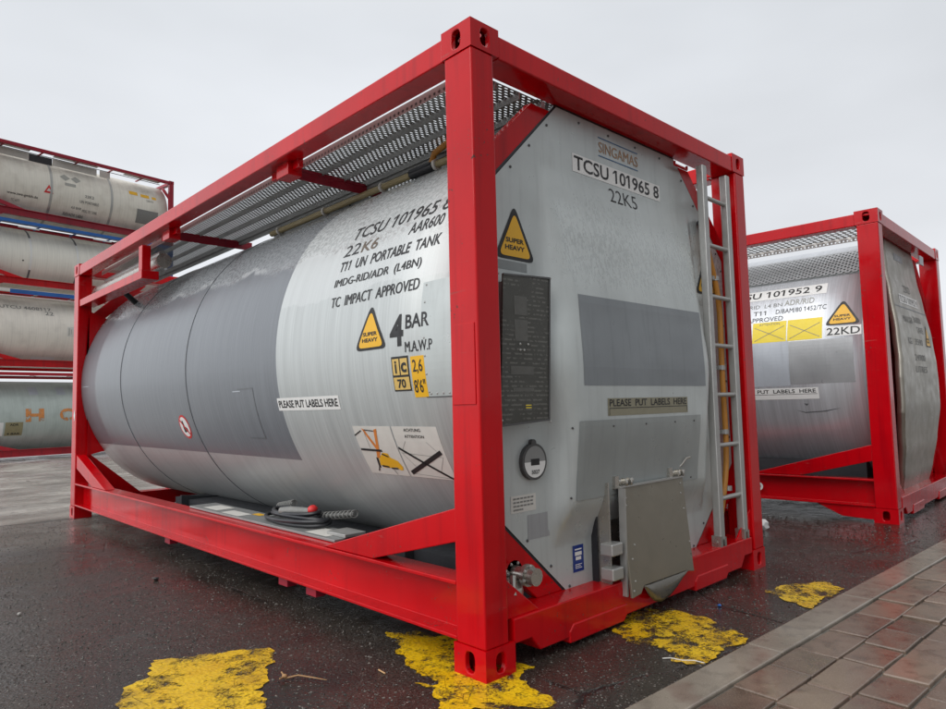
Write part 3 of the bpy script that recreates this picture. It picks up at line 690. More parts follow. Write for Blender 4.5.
    MB().box((.70, .04, .16), (.90, .118, .178)).build('drip_seal', M['rubber'], root)
    # ------- ladder
    ld = MB()
    for x in (1.893, 2.188): ld.box((x, .006, .235), (x+.05, .052, 2.43))
    lad = ld.build('ladder', M['alu'], root, False, .006)
    for z in (2.245, 1.957, 1.648, 1.356, 1.064, .768, .463): MB().tube([(1.943, .03, z), (2.188, .03, z)], .0135, 10).build('rung', M['alu'], lad, True)
    for x in (1.895, 2.19):
        MB().box((x-.012, .004, .2), (x+.012, .06, .26)).box((x+.035, .004, .2), (x+.055, .06, .25)).tube([(x-.02, .03, .225), (x+.065, .03, .225)], .009, 8).build('ladder_foot', M['steel'], lad)
    # orange heating hose by the ladder
    hp = [(2.04, .085, 2.06), (2.055, .085, 1.95), (2.13, .08, 1.77), (2.165, .075, 1.59), (2.155, .08, 1.28), (2.158, .08, 1.03), (2.165, .08, .79), (2.145, .08, .6), (2.08, .08, .43), (2.05, .09, .3)]
    hp2 = []
    for i in range(len(hp)-1):
        for t in (0, .34, .67): hp2.append(Vector(hp[i]).lerp(Vector(hp[i+1]), t))
    for _ in range(3): hp2 = [hp2[0]]+[(hp2[i-1]+2*hp2[i]+hp2[i+1])/4 for i in range(1, len(hp2)-1)]+[hp2[-1]]
    hz = MB().tube(hp2, .017, 10).build('orange_hose', M['hose_orange'], root, True)
    for z in (1.78, 1.23, .84, .5):
        x = 2.13 if z > 1.7 else 2.155
        MB().tube([(x, .08, z-.014), (x, .08, z+.014)], .024, 10).box((x-.05, .07, z-.012), (x-.01, .115, z+.012)).build('hose_clip', M['alu'], hz, True)
    MB().tube([(2.04, .085, 2.06), (2.03, .09, 2.10), (2.0, .1, 2.12)], .022, 10).build('hose_gland', M['dark_steel'], hz, True)
    # ------- top: walkways, cross beams, spill box, pipe
    walkway(root, H_, .19, 5.72)
    for y in (1.73, 3.62):
        MB().box((.085, y-.05, H_-.135), (.78, y-.005, H_-.115)).box((.085, y-.05, H_-.185), (.78, y-.042, H_-.135)).build('walkway_beam', M['red_dull'], root, False, .003)
        MB().box((.06, y-.13, H_-.20), (.15, y+.01, H_-.115)).box((.09, y-.2, H_-.17), (.12, y+.13, H_-.10)).build('beam_bracket', M['red'], root, False, .004)
    lay2('cross_platform', [rect(.69, .20, 1.0, 2.4)], lambda u, v, o: (u, v, H_-.07), 0, M['grating'], root)
    lay2('cross_platform', [rect(.69, .20, 1.9, .42)], lambda u, v, o: (u, v, H_-.045), 0, M['grating'], root)
    MB().box((.66, .2, H_-.15), (.69, 5.7, H_-.08)).build('walkway_stringer', M['grey_box'], root)
    MB().box((.80, .55, H_-.17), (.81, 1.35, H_-.03)).box((.80, .55, H_-.17), (1.5, .56, H_-.03)).box((.80, 1.34, H_-.17), (1.5, 1.35, H_-.03)).build('spill_box', M['grey_box'], root)
    MB().box((.74, 2.0, H_-.20), (.75, 3.1, H_-.07)).box((.74, 3.09, H_-.20), (1.5, 3.1, H_-.07)).box((.74, 2.0, H_-.20), (1.5, 2.01, H_-.07)).build('spill_box', M['grey_box'], root)
    pa = [T(-y, A(60.5+.6*math.sin(y*2)), .03) for y in [.2+.1*k for k in range(28)]]
    pp = MB().tube(pa, .021, 10).build('steam_pipe', M['hose_beige'], root, True)
    for y in (.55, .95, 1.45, 2.1, 2.75): MB().tube([T(-y, A(60.5+.6*math.sin(y*2)), .03), T(-y-.02, A(60.5+.6*math.sin(y*2)), .03)], .032, 12).build('pipe_clip', M['white_frame'], pp, True)
    MB().tube([T(-y, A(60.5+.6*math.sin(y*2)), .032) for y in (.98, 1.08, 1.18)], .03, 10).build('pipe_joint', M['rubber'], pp, True)
    MB().tube([T(-1.0, A(61), .04), T(-.95, A(61.5), .09), T(-.8, A(62), .12), T(-.66, A(62), .13), T(-.58, A(62), .12)], .018, 10).build('orange_hose', M['hose_orange'], root, True)
    # far top corner: hanger bar carrying a document tube
    MB().box((.016, 3.975, 2.216), (.085, 4.06, 2.425)).build('hanger', M['red'], root, False, .004)
    MB().box((.012, 3.97, 2.145), (.15, 5.89, 2.215)).build('hanger_bar', M['red'], root, False, .004)
    MB().tube([(.17, 5.80, 2.30), (.17, 3.93, 2.30)], .058, 20).build('document_tube', M['steel'], root, True)
    MB().tube([(.17, 3.93, 2.30), (.17, 3.91, 2.30)], .062, 20).build('tube_cap', M['steel'], root, True)
    MB().tube([(.22, 5.7, 2.40), (.22, 4.1, 2.40)], .03, 12).build('spare_pipe', M['alu'], root, True)
    MB().tube([T(-5.15, A(41), -.01), T(-5.15, A(41), .12), T(-5.1, A(44), .16), T(-4.95, A(47), .15)], .028, 10).build('relief_valve', M['rubber'], root, True)
    # rail-top tray and its labels
    tr = MB().box((.092, 1.19, .352), (.285, 3.12, .366)).build('cable_tray', M['grey_box'], root, False, .003)
    zt = lambda u, v, o: (u, v, .366+o)
    lay2('tray_label', [rect(.105, 2.35, .20, 2.62), rect(.12, 2.72, .25, 2.95), rect(.11, 1.3, .24, 1.52)], zt, .0015, M['offwhite'], tr); lay2('tray_label', [rect(.20, 2.25, .25, 2.36)], zt, .0015, M['yellow'], tr)
    MB().box((.15, 1.18, .367), (.28, 1.36, .385)).build('tray_clamp', M['alu'], tr, False, .003)
    # bottom outlet valve glimpsed under the corner brace
    vv = MB().tube([(.30, .17, .335), (.30, .02, .335)], [.03, .03], 14).tube([(.30, .15, .335), (.30, .125, .335)], .05, 16).tube([(.30, .06, .335), (.30, .04, .335)], .045, 16).tube([(.30, .03, .335), (.30, .0, .335)], .036, 12)\
        .ball((.25, .1, .27), .06, 2, (1, .8, 1)).tube([(.25, .1, .22), (.25, .1, .17)], .05, 14).tube([(.21, .05, .35), (.19, .03, .28)], .014, 8).build('outlet_valve', M['steel'], root, True)
    dots('bolt', [(.30+.041*math.cos(k*math.pi/3), .123, .335+.041*math.sin(k*math.pi/3)) for k in range(6)]+[(.30+.037*math.cos(k*math.pi/3+.4), .038, .335+.037*math.sin(k*math.pi/3+.4)) for k in range(6)], .008, M['alu'], vv)
    # post details: corner sheet wrapped on the post, small plate on the top end rail
    MB().box((-.001, .02, 1.04), (.004, .15, 1.36)).build('post_doubler', M['red'], root, False, .002)
    MB().tube([(1.72, .09, 2.43), (1.72, .09, 2.41), (1.86, .09, 2.41), (1.86, .09, 2.43)], .008, 8).build('grab_loop', M['red'], root, True)
    fs = lambda u, v, o: (.003-o, -u, v)
    lay2('white_diamond', [[(-(L_-.08), 1.03), (-(L_-.105), 1.09), (-(L_-.13), 1.03), (-(L_-.105), .97)]], fs, .002, M['white'], root)
    return root
main = main_container()

# ------------------------------------------------------------------ second container on the right
def right_container():
    RR, ZC = 1.175, 1.345
    root = thing('tank_container', 'steel tank container on the right, red frame, two yellow crossed labels', 'tank container', (4.4244, -.2245, 0), .0354)
    frame(root, H_, M['red_r'], M['red_r'], M['red_r'])
    tk = tank(root, RR, ZC, M['tank_steel'], .155, 5.9)
    T = tank_map(RR, ZC); A = lambda d: R(d)*RR; ST = -.03
    ring_band(tk, RR, ZC, .172, .03, .004, M['scuffed'])
    pan = lay2('film_panel', [rect(-2.6, A(-10), -.79, A(10.3))], T, .0012, M['pale_film'], tk, ST)
    lay2('film_panel', [rect(-.788, A(-9.3), -.262, A(9.5))], T, .0012, M['scuffed'], tk, ST)
    idl = lay2('number_label', [rect(-1.45, A(31.7), -.492, A(37.4))], T, .0015, M['white'], tk, ST)
    write('TCSU 101952 9', (-1.40, A(32.9), -.535, A(36.5)), T, .0027, M['black'], idl, .012, ST)
    W1 = lambda s, y0, y1, a0, a1, m='black', b=0.0: write(s, (-y0, A(a0), -y1, A(a1)), T, .0015, M[m], tk, b, ST)
    W1('IMDG/RID  L4 BN', 1.35, .865, 27.2, 29.2, 'grey_print'); W1('ADR/RID', .845, .585, 27.2, 30.2, 'pale_print', .01)
    W1('UN  T11', 1.29, 1.005, 23.4, 25.6); W1('D/BAM/80 1452/TC', .915, .478, 23.4, 25.7); W1('IMPACT APPROVED', 1.42, .845, 20.0, 22.2)
    for y0, y1, tx in ((1.115, .81, 'ATTENTION'), (.80, .505, None)):
        s = lay2('crossed_label', [rect(-y0, A(9.9), -y1, A(19.6))], T, .0015, M['lemon'], tk, ST)
        if tx: write(tx, (-y0+.06, A(18.0), -y1-.06, A(19.1)), T, .0027, M['grey_print'], s, 0, ST)
        lay2('label_cross', [bar((-y0+.02, A(10.8)), (-y1-.02, A(17.2)), .005), bar((-y0+.02, A(17.2)), (-y1-.02, A(10.8)), .005)], T, .0027, M['grey_print'], s, ST)
    super_heavy(tk, T, -.343, A(15.2), .295, A(12.0), .0015, ST)
    pl = lay2('code_label', [rect(-.478, A(10.4), -.195, A(14.6))], T, .0015, M['white'], tk, ST); write('22KD', (-.468, A(10.9), -.205, A(14.1)), T, .0027, M['black'], pl, .012, ST)
    lb = lay2('label_strip', [rect(-1.75, A(-16.0), -.563, A(-10.9))], T, .0015, M['white'], tk, ST)
    write('PLEASE  PUT  LABELS  HERE', (-1.32, A(-13.2), -.585, A(-11.5)), T, .0027, M['black'], lb, .012, ST); lay2('label_border', [rect(-1.74, A(-13.8), -.575, A(-13.65))], T, .0027, M['black'], lb, ST)
    lay2('guard_sheet', [rect(-2.6, A(42), -.24, A(62))], T, .012, M['mesh'], tk, ST); lay2('guard_backing', [rect(-2.6, A(41.5), -.24, A(62.5))], T, .003, M['mid_film'], tk, ST)
    walkway(root, H_, .19, 5.8, .13, 3, .15, True)
    lay2('dent_mark', [[(-.78, A(-21)), (-.7, A(-22)), (-.55, A(-21.5)), (-.4, A(-20.2)), (-.53, A(-21.9)), (-.7, A(-22.5))], [(-.70, A(-18)), (-.66, A(-18.2)), (-.68, A(-19.2))]], T, .0012, M['seam'], tk, ST)
    MB().box((.36, .3, .30), (2.08, 5.7, .46)).build('belly_plate', M['dark_steel'], root)
    MB().box((.135, .2, .128), (2.3, 5.85, .14)).build('shade_plate', M['dark_steel'], root)  # low plate added so the ground beneath goes dark
    # end wall: red frame plate with a bulged stainless cover
    MB().prism([(x, z) for x, z in octagon(.0)], 1, .13, .15).build('end_plate', M['red_r'], root)
    tab = [(.165, .01), (.35, .045), (.6, .085), (.95, .118), (1.3, .122), (1.6, .10), (1.95, .055), (2.2, .02), (2.467, .0)]
    hf = lambda x, z: min(interp(tab, z), .118)+.0015*math.sin(x*7+z*3)+.001*math.sin(z*9-x*4) + .004*math.sin(z*14+x*5)*max(0, .55-z)
    s = 1/math.sqrt(2)
    cuts = [(Vector((.55, 0, 1.6)), Vector((-.985, 0, .17))), (Vector((W_-.55, 0, 1.6)), Vector((.985, 0, .17))), (Vector((.60, 0, .5)), Vector((-.95, 0, -.3))), (Vector((W_-.60, 0, .5)), Vector((.95, 0, -.3)))]
    bm = end_grid(hf, .48, W_-.48, .165, 2.467, cuts)
    ep = link('end_cover', bm, M['panel_steel'], root)
    sk = ep.modifiers.new('solid', 'SOLIDIFY'); sk.thickness = .06; sk.offset = -1
    E = lambda x, z, o: (x, YP-hf(x, z)-o, z); SE = .03
    lay2('cover_seam', [rect(.6, 1.835, 1.84, 1.845)], E, .002, M['seam'], ep, SE)
    nl = lay2('number_label', [rect(.82, 1.88, 1.56, 1.965)], E, .002, M['white'], ep, SE); write('TCSU 101952 9', (.84, 1.893, 1.54, 1.953), E, .0032, M['grey_print'], nl, .005, SE)
    write('22KD', (1.05, 2.0, 1.33, 2.07), E, .002, M['grey_print'], ep, 0, SE)
    for sx, x0, x1, z0 in (('MAX.GR', .80, 1.15, 1.70), ('36000', 1.2, 1.5, 1.72), ('TARE', 1.25, 1.5, 1.62), ('KG', .85, .98, 1.5), ('3590', 1.1, 1.4, 1.5), ('24900', 1.0, 1.4, 1.35), ('LITRES', 1.0, 1.45, 1.24)): write(sx, (x0, z0, x1, z0+.06), E, .002, M['grey_print'], ep, .005, SE)
    super_heavy(ep, E, 1.66, 1.50, .24, .23, .002, SE)
    lay2('maker_plate', [rect(.95, 2.30, 1.28, 2.37)], E, .002, M['dark_film'], ep, SE)
    MB().box((1.60, .02, 2.33), (1.75, .03, 2.42)).build('rail_tag', M['pale_film'], root)
    fs = lambda u, v, o: (.047-o, -u, v)
    rs = lay2('round_sticker', [disc(-1.12, .229, .038)], fs, .001, M['white'], root); lay2('sticker_ring', [disc(-1.12, .229, .02, 16)], fs, .002, M['grey_print'], rs)
right_container()

# ------------------------------------------------------------------ stacked containers on the left
def stacked(z0, H, label, mp, mt, mb, mtank, top=True):
    root = thing('tank_container', label, 'tank container', (7.306, 23.858, z0), R(98.5), 'tank containers in the stack on the left')
    frame(root, H, mp, mt, mb, True)
    RR = min(1.175, (H-.26)/2+.02); ZC = .16+RR
    tk = tank(root, RR, ZC, mtank, .2, 5.85)
    if top:
        zz = H-.06
        for a, b in ((4.7, 5.9), (2.6, 4.0), (.4, 1.7)):
            MB().box((.12, a, zz-.012), (.42, b, zz)).build('walkway_plank', M['grey_box'], root)
        MB().box((.10, .3, zz-.035), (.116, 5.7, zz+.005)).build('edge_angle', M['alu'], root)
        MB().tube([(.3, .4, zz-.09), (.3, 5.6, zz-.09)], .012, 6).build('cable_line', M['rubber'], root)
        for y in (1.1, 2.2, 3.3, 4.4, 5.5): MB().box((.08, y-.03, zz-.06), (.7, y+.03, zz-.036)).build('walkway_beam', mt, root)
    return root, tk, RR, ZC
def Zfn(RR, ZC, z0):
    # sticker rectangles given as (y, world z) of their corners
    return lambda z: RR*math.asin(max(-1, min(1, (z-z0-ZC)/RR)))
def far_rect(y0, z0, y1, z1, V): return rect(-y0, V(z0), -y1, V(z1))
def stack():
    ST = -.05
    # topmost
    z0, H = 7.25, 2.48
    root, tk, RR, ZC = stacked(z0, H, 'cream tank container with maroon frame and orange stickers, topmost of the left stack', M['red_dull'], M['red_dull'], M['red_dull'], M['tank_cream'])
    T = tank_map(RR, ZC); V = Zfn(RR, ZC, z0)
    for y in (4.12, 2.2): ring_band(tk, RR, ZC, y, .07, .01, M['alu'], 'tank_strap')
    for y in (3.7, 3.36): lay2('placard', [[(-y-.16, V(8.98)), (-y, V(8.86)), (-y+.16, V(8.98)), (-y, V(9.1))]], T, .006, M['pale_print'], tk, ST)
    lay2('placard', [far_rect(3.72, 8.7, 3.38, 8.8, V)], T, .006, M['pale_print'], tk, ST)
    lay2('warning_sticker', [[(-4.34, V(8.32)), (-4.06, V(8.32)), (-4.2, V(8.6))]], T, .006, M['red_print'], tk, ST); lay2('sticker_field', [[(-4.27, V(8.38)), (-4.13, V(8.38)), (-4.2, V(8.49))]], T, .009, M['offwhite'], tk, ST)
    write('www.tws-gmbh.de', (-5.36, V(8.05), -4.49, V(8.15)), T, .006, M['black'], tk, .01, ST)
    lay2('white_placard', [far_rect(5.36, 7.46, 4.9, 7.8, V)], T, .006, M['white'], tk, ST); write('TC 4471', (-5.22, V(7.88), -4.98, V(7.96)), T, .006, M['pale_print'], tk, .02, ST)
    for s, a, b, z in (('22K2', 3.09, 2.8, 8.42), ('UN PORTABLE', 3.24, 2.63, 8.22), ('4,0 BAR', 3.48, 3.15, 7.98), ('IMDG T11 TANK', 3.12, 2.64, 7.94), ('RID/ADR L4BH', 3.67, 3.05, 7.76)): write(s, (-a, V(z), -b, V(z+.09)), T, .006, M['grey_print'], tk, .02, ST)
    lay2('orange_sticker', [far_rect(1.58, 8.92, 1.28, 9.05, V), far_rect(1.17, 8.9, .86, 9.02, V), far_rect(.76, 8.9, .6, 9.0, V)], T, .006, M['yellow'], tk, ST)
    write('2200 KG', (-.98, V(8.76), -.72, V(8.84)), T, .006, M['pale_print'], tk, .02, ST)
    lay2('placard', [far_rect(1.32, 7.95, .55, 8.43, V)], T, .006, M['grey_print'], tk, ST)
    for a, b in ((4.7, 5.7), (2.6, 4.0), (2.15, 2.5)): MB().box((.40, a, H-.36), (.415, b, H-.13)).build('guard_panel', M['offwhite'], root)
    MB().box((.44, 4.0, H-.36), (.5, 4.7, H-.12)).build('guard_panel', M['dark_steel'], root)
    # second from top
    z0, H = 5.05, 2.2
    root, tk, RR, ZC = stacked(z0, H, 'ivory tank container with blue top rails and red base rail, second from top', M['blue'], M['blue'], M['red'], M['tank_ivory'])
    T = tank_map(RR, ZC); V = Zfn(RR, ZC, z0)
    for y in (4.62, 3.22):
        ring_band(tk, RR, ZC, y, .06, .01, M['white'], 'tank_strap', -28, 36); ring_band(tk, RR, ZC, y, .055, .008, M['seam'], 'tank_strap', -60, 75)
    write('RID/ADR L4BH 22', (-4.45, V(5.37), -3.8, V(5.45)), T, .006, M['grey_print'], tk, .02, ST); lay2('dark_spot', [disc(-4.84, V(6.0), .025, 10)], T, .006, M['black'], tk, ST)
    for y in (4.75, 2.5): MB().box((.085, y-.3, H-.235), (.1, y+.3, H-.195)).build('light_strip', M['white'], root)
    # third from top
    z0, H = 2.46, 2.58
    root, tk, RR, ZC = stacked(z0, H, 'buff tank container with white placard low on its flank, third from the top', M['red'], M['white_frame'], M['red'], M['tank_buff'])
    T = tank_map(RR, ZC); V = Zfn(RR, ZC, z0)
    MB().box((.002, 3.3, H-.16), (.0035, 5.25, H-.03)).build('blue_panel', M['blue'], root)
    write('UTCU 4608117', (-5.45, V(4.42), -4.0, V(4.53)), T, .006, M['grey_print'], tk, .01, ST)
    write('22', (-4.2, V(4.28), -3.95, V(4.4)), T, .006, M['grey_print'], tk, .01, ST)
    p = lay2('white_placard', [far_rect(4.5, 2.68, 3.82, 2.96, V)], T, .03, M['white'], tk, ST); write('EMPTY CLEAN', (-4.42, V(2.82), -4.0, V(2.88)), T, .033, M['pale_print'], p, .01, ST)
    p = lay2('white_placard', [far_rect(3.57, 3.62, 3.38, 3.94, V)], T, .006, M['offwhite'], tk, ST)
    lay2('placard_print', [far_rect(3.53, 3.66, 3.5, 3.9, V), far_rect(3.46, 3.7, 3.44, 3.86, V)], T, .008, M['pale_print'], p, ST)
    # bottom
    z0, H = -.35, 2.78
    root, tk, RR, ZC = stacked(z0, H, 'grey green tank container with big orange letters, lowest of the left stack', M['red_old'], M['red_old'], M['red_old'], M['tank_green'])
    T = tank_map(RR, ZC); V = Zfn(RR, ZC, z0)
    for s, a, b in (('H', 4.72, 4.2), ('O', 3.75, 3.2), ('Y', 2.75, 2.2), ('E', 1.75, 1.3), ('R', .9, .4)): write(s, (-a, V(.85), -b, V(1.26)), T, .006, M['worn_orange'], tk, .05, ST)
    p = lay2('khaki_placard', [far_rect(5.26, .44, 4.78, .85, V)], T, .006, M['khaki'], tk, ST); write('ADR', (-5.14, V(.74), -4.9, V(.81)), T, .009, M['black'], p, .02, ST); write('4 BAR', (-5.2, V(.47), -4.84, V(.53)), T, .009, M['black'], p, .02, ST)
    lay2('white_placard', [far_rect(5.7, .44, 5.31, .85, V)], T, .006, M['white'], tk, ST)
    lay2('pale_patch', [far_rect(4.55, 1.7, 4.3, 1.95, V), far_rect(3.75, 1.7, 3.5, 1.95, V)], T, .005, M['pale_film'], tk, ST)
stack()

# ------------------------------------------------------------------ cable coil on the tray
def cable():
    root = thing('cable_coil', 'coiled black power cable with red plug, lying on the tray behind the red bottom rail', 'cable', (.22, 1.83, .367))
    pts = []
    for k in range(190):
        t = 2*math.pi*k/38; n = k/38
        pts.append((.02+(.125-.012*n)*math.cos(t)+.012*math.sin(t*.37+1), (.35-.028*n)*math.sin(t)+.02*math.sin(n*2.1), .013+.012*n+.008*math.sin(t*1.3)))
    MB().tube(pts, .0115, 8).build('cable', M['rubber'], root, True)
    pg = MB().tube([(.03, -.12, .075), (-.03, .0, .075), (-.06, .06, .07)], [.02, .026, .022], 14).build('plug', M['grey_print'], root, True)
    MB().ball((.045, -.13, .082), .033, 2, (1, .9, .9)).build('plug_cap', M['red_print'], pg, True)
    for base, d in (((.08, .33, .06), (.0, -.17, .03)), ((.07, -.2, .05), (.07, -.22, .025))):
        m = MB()
        for k in range(9):
            t = k/8; c = Vector(base)+Vector(d)*t
            ring = [(c.x+.024*math.cos(a), c.y, c.z+.021*math.sin(a)) for a in [2*math.pi*q/14 for q in range(15)]]
            m.tube(ring, .0042, 6, False)
        m.tube([Vector(base), Vector(base)+Vector(d)], .012, 8)
        m.build('strain_relief', M['grey_print'], root, True)
cable()

# ------------------------------------------------------------------ ground
def asphalt(name):
    n = NT(name); c = n.coord(); x, y, z = n.sep(c)
    sp = n.noise(c, 95, 4, 0.75); mid = n.noise(c, 9, 6); big = n.noise(c, .75, 5, .6); gr = n.voro(c, 75)
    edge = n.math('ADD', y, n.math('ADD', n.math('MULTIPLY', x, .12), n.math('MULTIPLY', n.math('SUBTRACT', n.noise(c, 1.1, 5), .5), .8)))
    far = n.rng(edge, 4.2, 7.0)                      # paler surfacing farther out, ramped softly to paint in grazing sky sheen
    joint = n.math('MULTIPLY', n.rng(edge, 5.86, 5.92), n.rng(edge, 5.96, 6.04, 1, 0))
    col = n.mix(n.rng(sp, .38, .68), (.012, .0098, .0082), (.066, .055, .046))
    grain = n.math('MAXIMUM', n.rng(n.voro(n.coord(loc=(3, 1, 0)), 62), .10, .22, 1, 0), n.math('MULTIPLY', n.rng(n.voro(n.coord(loc=(1, 6, 0)), 27), .08, .14, 1, 0), .9))
    col = n.mix(n.math('MULTIPLY', grain, n.rng(n.noise(c, 18, 3), .42, .62)), col, (.30, .28, .255))
    col = n.mix(n.math('MULTIPLY', n.rng(mid, .48, .72), .5), col, (.052, .042, .035))
    col = n.mix(n.math('MULTIPLY', n.rng(n.noise(c, 1.7, 4), .55, .74), .3), col, (.060, .050, .040))
    oil = n.rng(n.noise(n.coord(loc=(7, 2, 0)), 1.3, 5, .6), .56, .68)
    col = n.mix(n.math('MULTIPLY', oil, .6), col, (.008, .0078, .008))
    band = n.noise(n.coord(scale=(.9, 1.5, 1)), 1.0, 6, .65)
    far_pale = n.mix(n.rng(band, .38, .62), (.30, .28, .25), (.56, .53, .48))
    col = n.mix(n.math('MULTIPLY', far, n.rng(band, .35, .6, .55, .95)), col, n.mix(n.math('MULTIPLY', n.rng(sp, .4, .6), .35), far_pale, (.10, .092, .083)))
    crack = n.voro(c, 1.1, 'DISTANCE_TO_EDGE')
    ckn = n.noise(c, 5, 5, .6)
    ck = n.math('MULTIPLY', n.rng(n.math('ADD', crack, n.math('MULTIPLY', n.math('SUBTRACT', ckn, .5), .10)), .0, .012, 1, 0), n.rng(n.noise(c, .9, 2), .5, .6))
    col = n.mix(n.math('MULTIPLY', n.math('MAXIMUM', joint, ck), .85), col, (.008, .007, .006))
    wet = n.rng(n.math('ADD', big, n.math('MULTIPLY', mid, .3)),   .53, .73)
    ro = n.fmix(wet, n.rng(sp, .3, .7, .26, .46), .10)
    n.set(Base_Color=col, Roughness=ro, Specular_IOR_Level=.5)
    h = n.math('ADD', n.math('MULTIPLY', gr, n.fmix(wet, 1.0, .22)), n.math('ADD', n.math('MULTIPLY', n.math('MULTIPLY', sp, .8), n.fmix(wet, 1, .3)), n.math('MULTIPLY', n.noise(c, 10, 4), 1.0)))
    h = n.math('SUBTRACT', h, n.math('MULTIPLY', ck, 2.0))
    n.bump(h, .55, .005); return n.m
def concrete(name, lo, hi, red=.3, island=False):
    n = NT(name); c = n.coord(); big = n.noise(c, 2.2, 5); mid = n.noise(c, 14, 5); sp = n.noise(c, 220, 2)
    f_ = n.rng(big, .3, .7)
    if island:
        g = n.t.nodes.new('ShaderNodeNewGeometry'); f_ = n.math('ADD', n.math('MULTIPLY', f_, .45), n.math('MULTIPLY', g.outputs['Random Per Island'], .55))
    col = n.mix(f_, lo, hi); col = n.mix(n.math('MULTIPLY', n.rng(mid, .5, .72), .5), col, tuple(k*.5 for k in lo))
    col = n.mix(n.math('MULTIPLY', n.rng(sp, .55, .7), .4), col, tuple(k*1.5 for k in hi))
    col = n.mix(n.math('MULTIPLY', n.rng(n.noise(c, 3.7, 3), .6, .7), red), col, (.10, .025, .02))
    n.set(Base_Color=col, Roughness=n.fmix(n.rng(n.math('ADD', big, n.math('MULTIPLY', mid, .4)), .45, .8), .42, .09))
    n.bump(n.math('ADD', mid, n.math('MULTIPLY', sp, .25)), .35, .004); return n.m
def slope_z(y):
    return 0.0 if y < 6.5 else max(-.35, -.35*((y-6.5)/13)**1.0) if y < 19.5 else -.35
def grit():
    # loose aggregate standing proud of the worn asphalt
    rnd = random.Random(11); vs, fs = [], []
    octa = [(1,0,0),(-1,0,0),(0,1,0),(0,-1,0),(0,0,1),(0,0,-1)]; of = [(0,2,4),(2,1,4),(1,3,4),(3,0,4),(2,0,5),(1,2,5),(3,1,5),(0,3,5)]
    n = 0
    while n < 26000:
        t = rnd.random(); d = .9+7.0*t**1.25; az = R(rnd.uniform(-4, 84)); x = -1.8+d*math.sin(az); y = -1.86+d*math.cos(az)
        if y < -.49-.035*x or (.12 < x < 2.3 and .25 < y < 5.8) or (x > 4.3 and y > -.25): continue
        r = rnd.choice((.0016, .0019, .0022, .0026, .0031, .0042))*(1+.12*d)*rnd.uniform(.7, 1.15); a = rnd.uniform(0, 6.28); ca, sa = math.cos(a), math.sin(a); sx, sy, sz = rnd.uniform(.7, 1.5), rnd.uniform(.6, 1.1), rnd.uniform(.35, .8)
        b = len(vs)
        for (ox, oy, oz) in octa:
            px, py = ox*sx*r*rnd.uniform(.8, 1.2), oy*sy*r*rnd.uniform(.8, 1.2); vs.append((x+px*ca-py*sa, y+px*sa+py*ca, oz*sz*r+.0006+slope_z(y)))
        fs += [tuple(b+i for i in f) for f in of]; n += 1
    me = bpy.data.meshes.new('grit'); me.from_pydata(vs, [], fs)
    m = NT('loose_grit'); g = m.t.nodes.new('ShaderNodeNewGeometry'); k = g.outputs['Random Per Island']
    m.set(Base_Color=m.mix(m.rng(k, .45, 1.0), (.024, .020, .016), (.17, .155, .135)), Roughness=m.rng(k, 0, 1, .15, .5)); me.materials.append(m.m)
    o = bpy.data.objects.new('grit', me); COL.objects.link(o); o['kind'] = 'stuff'; o['label'] = 'fine grit scattered over the dark wet asphalt'; o['category'] = 'grit'
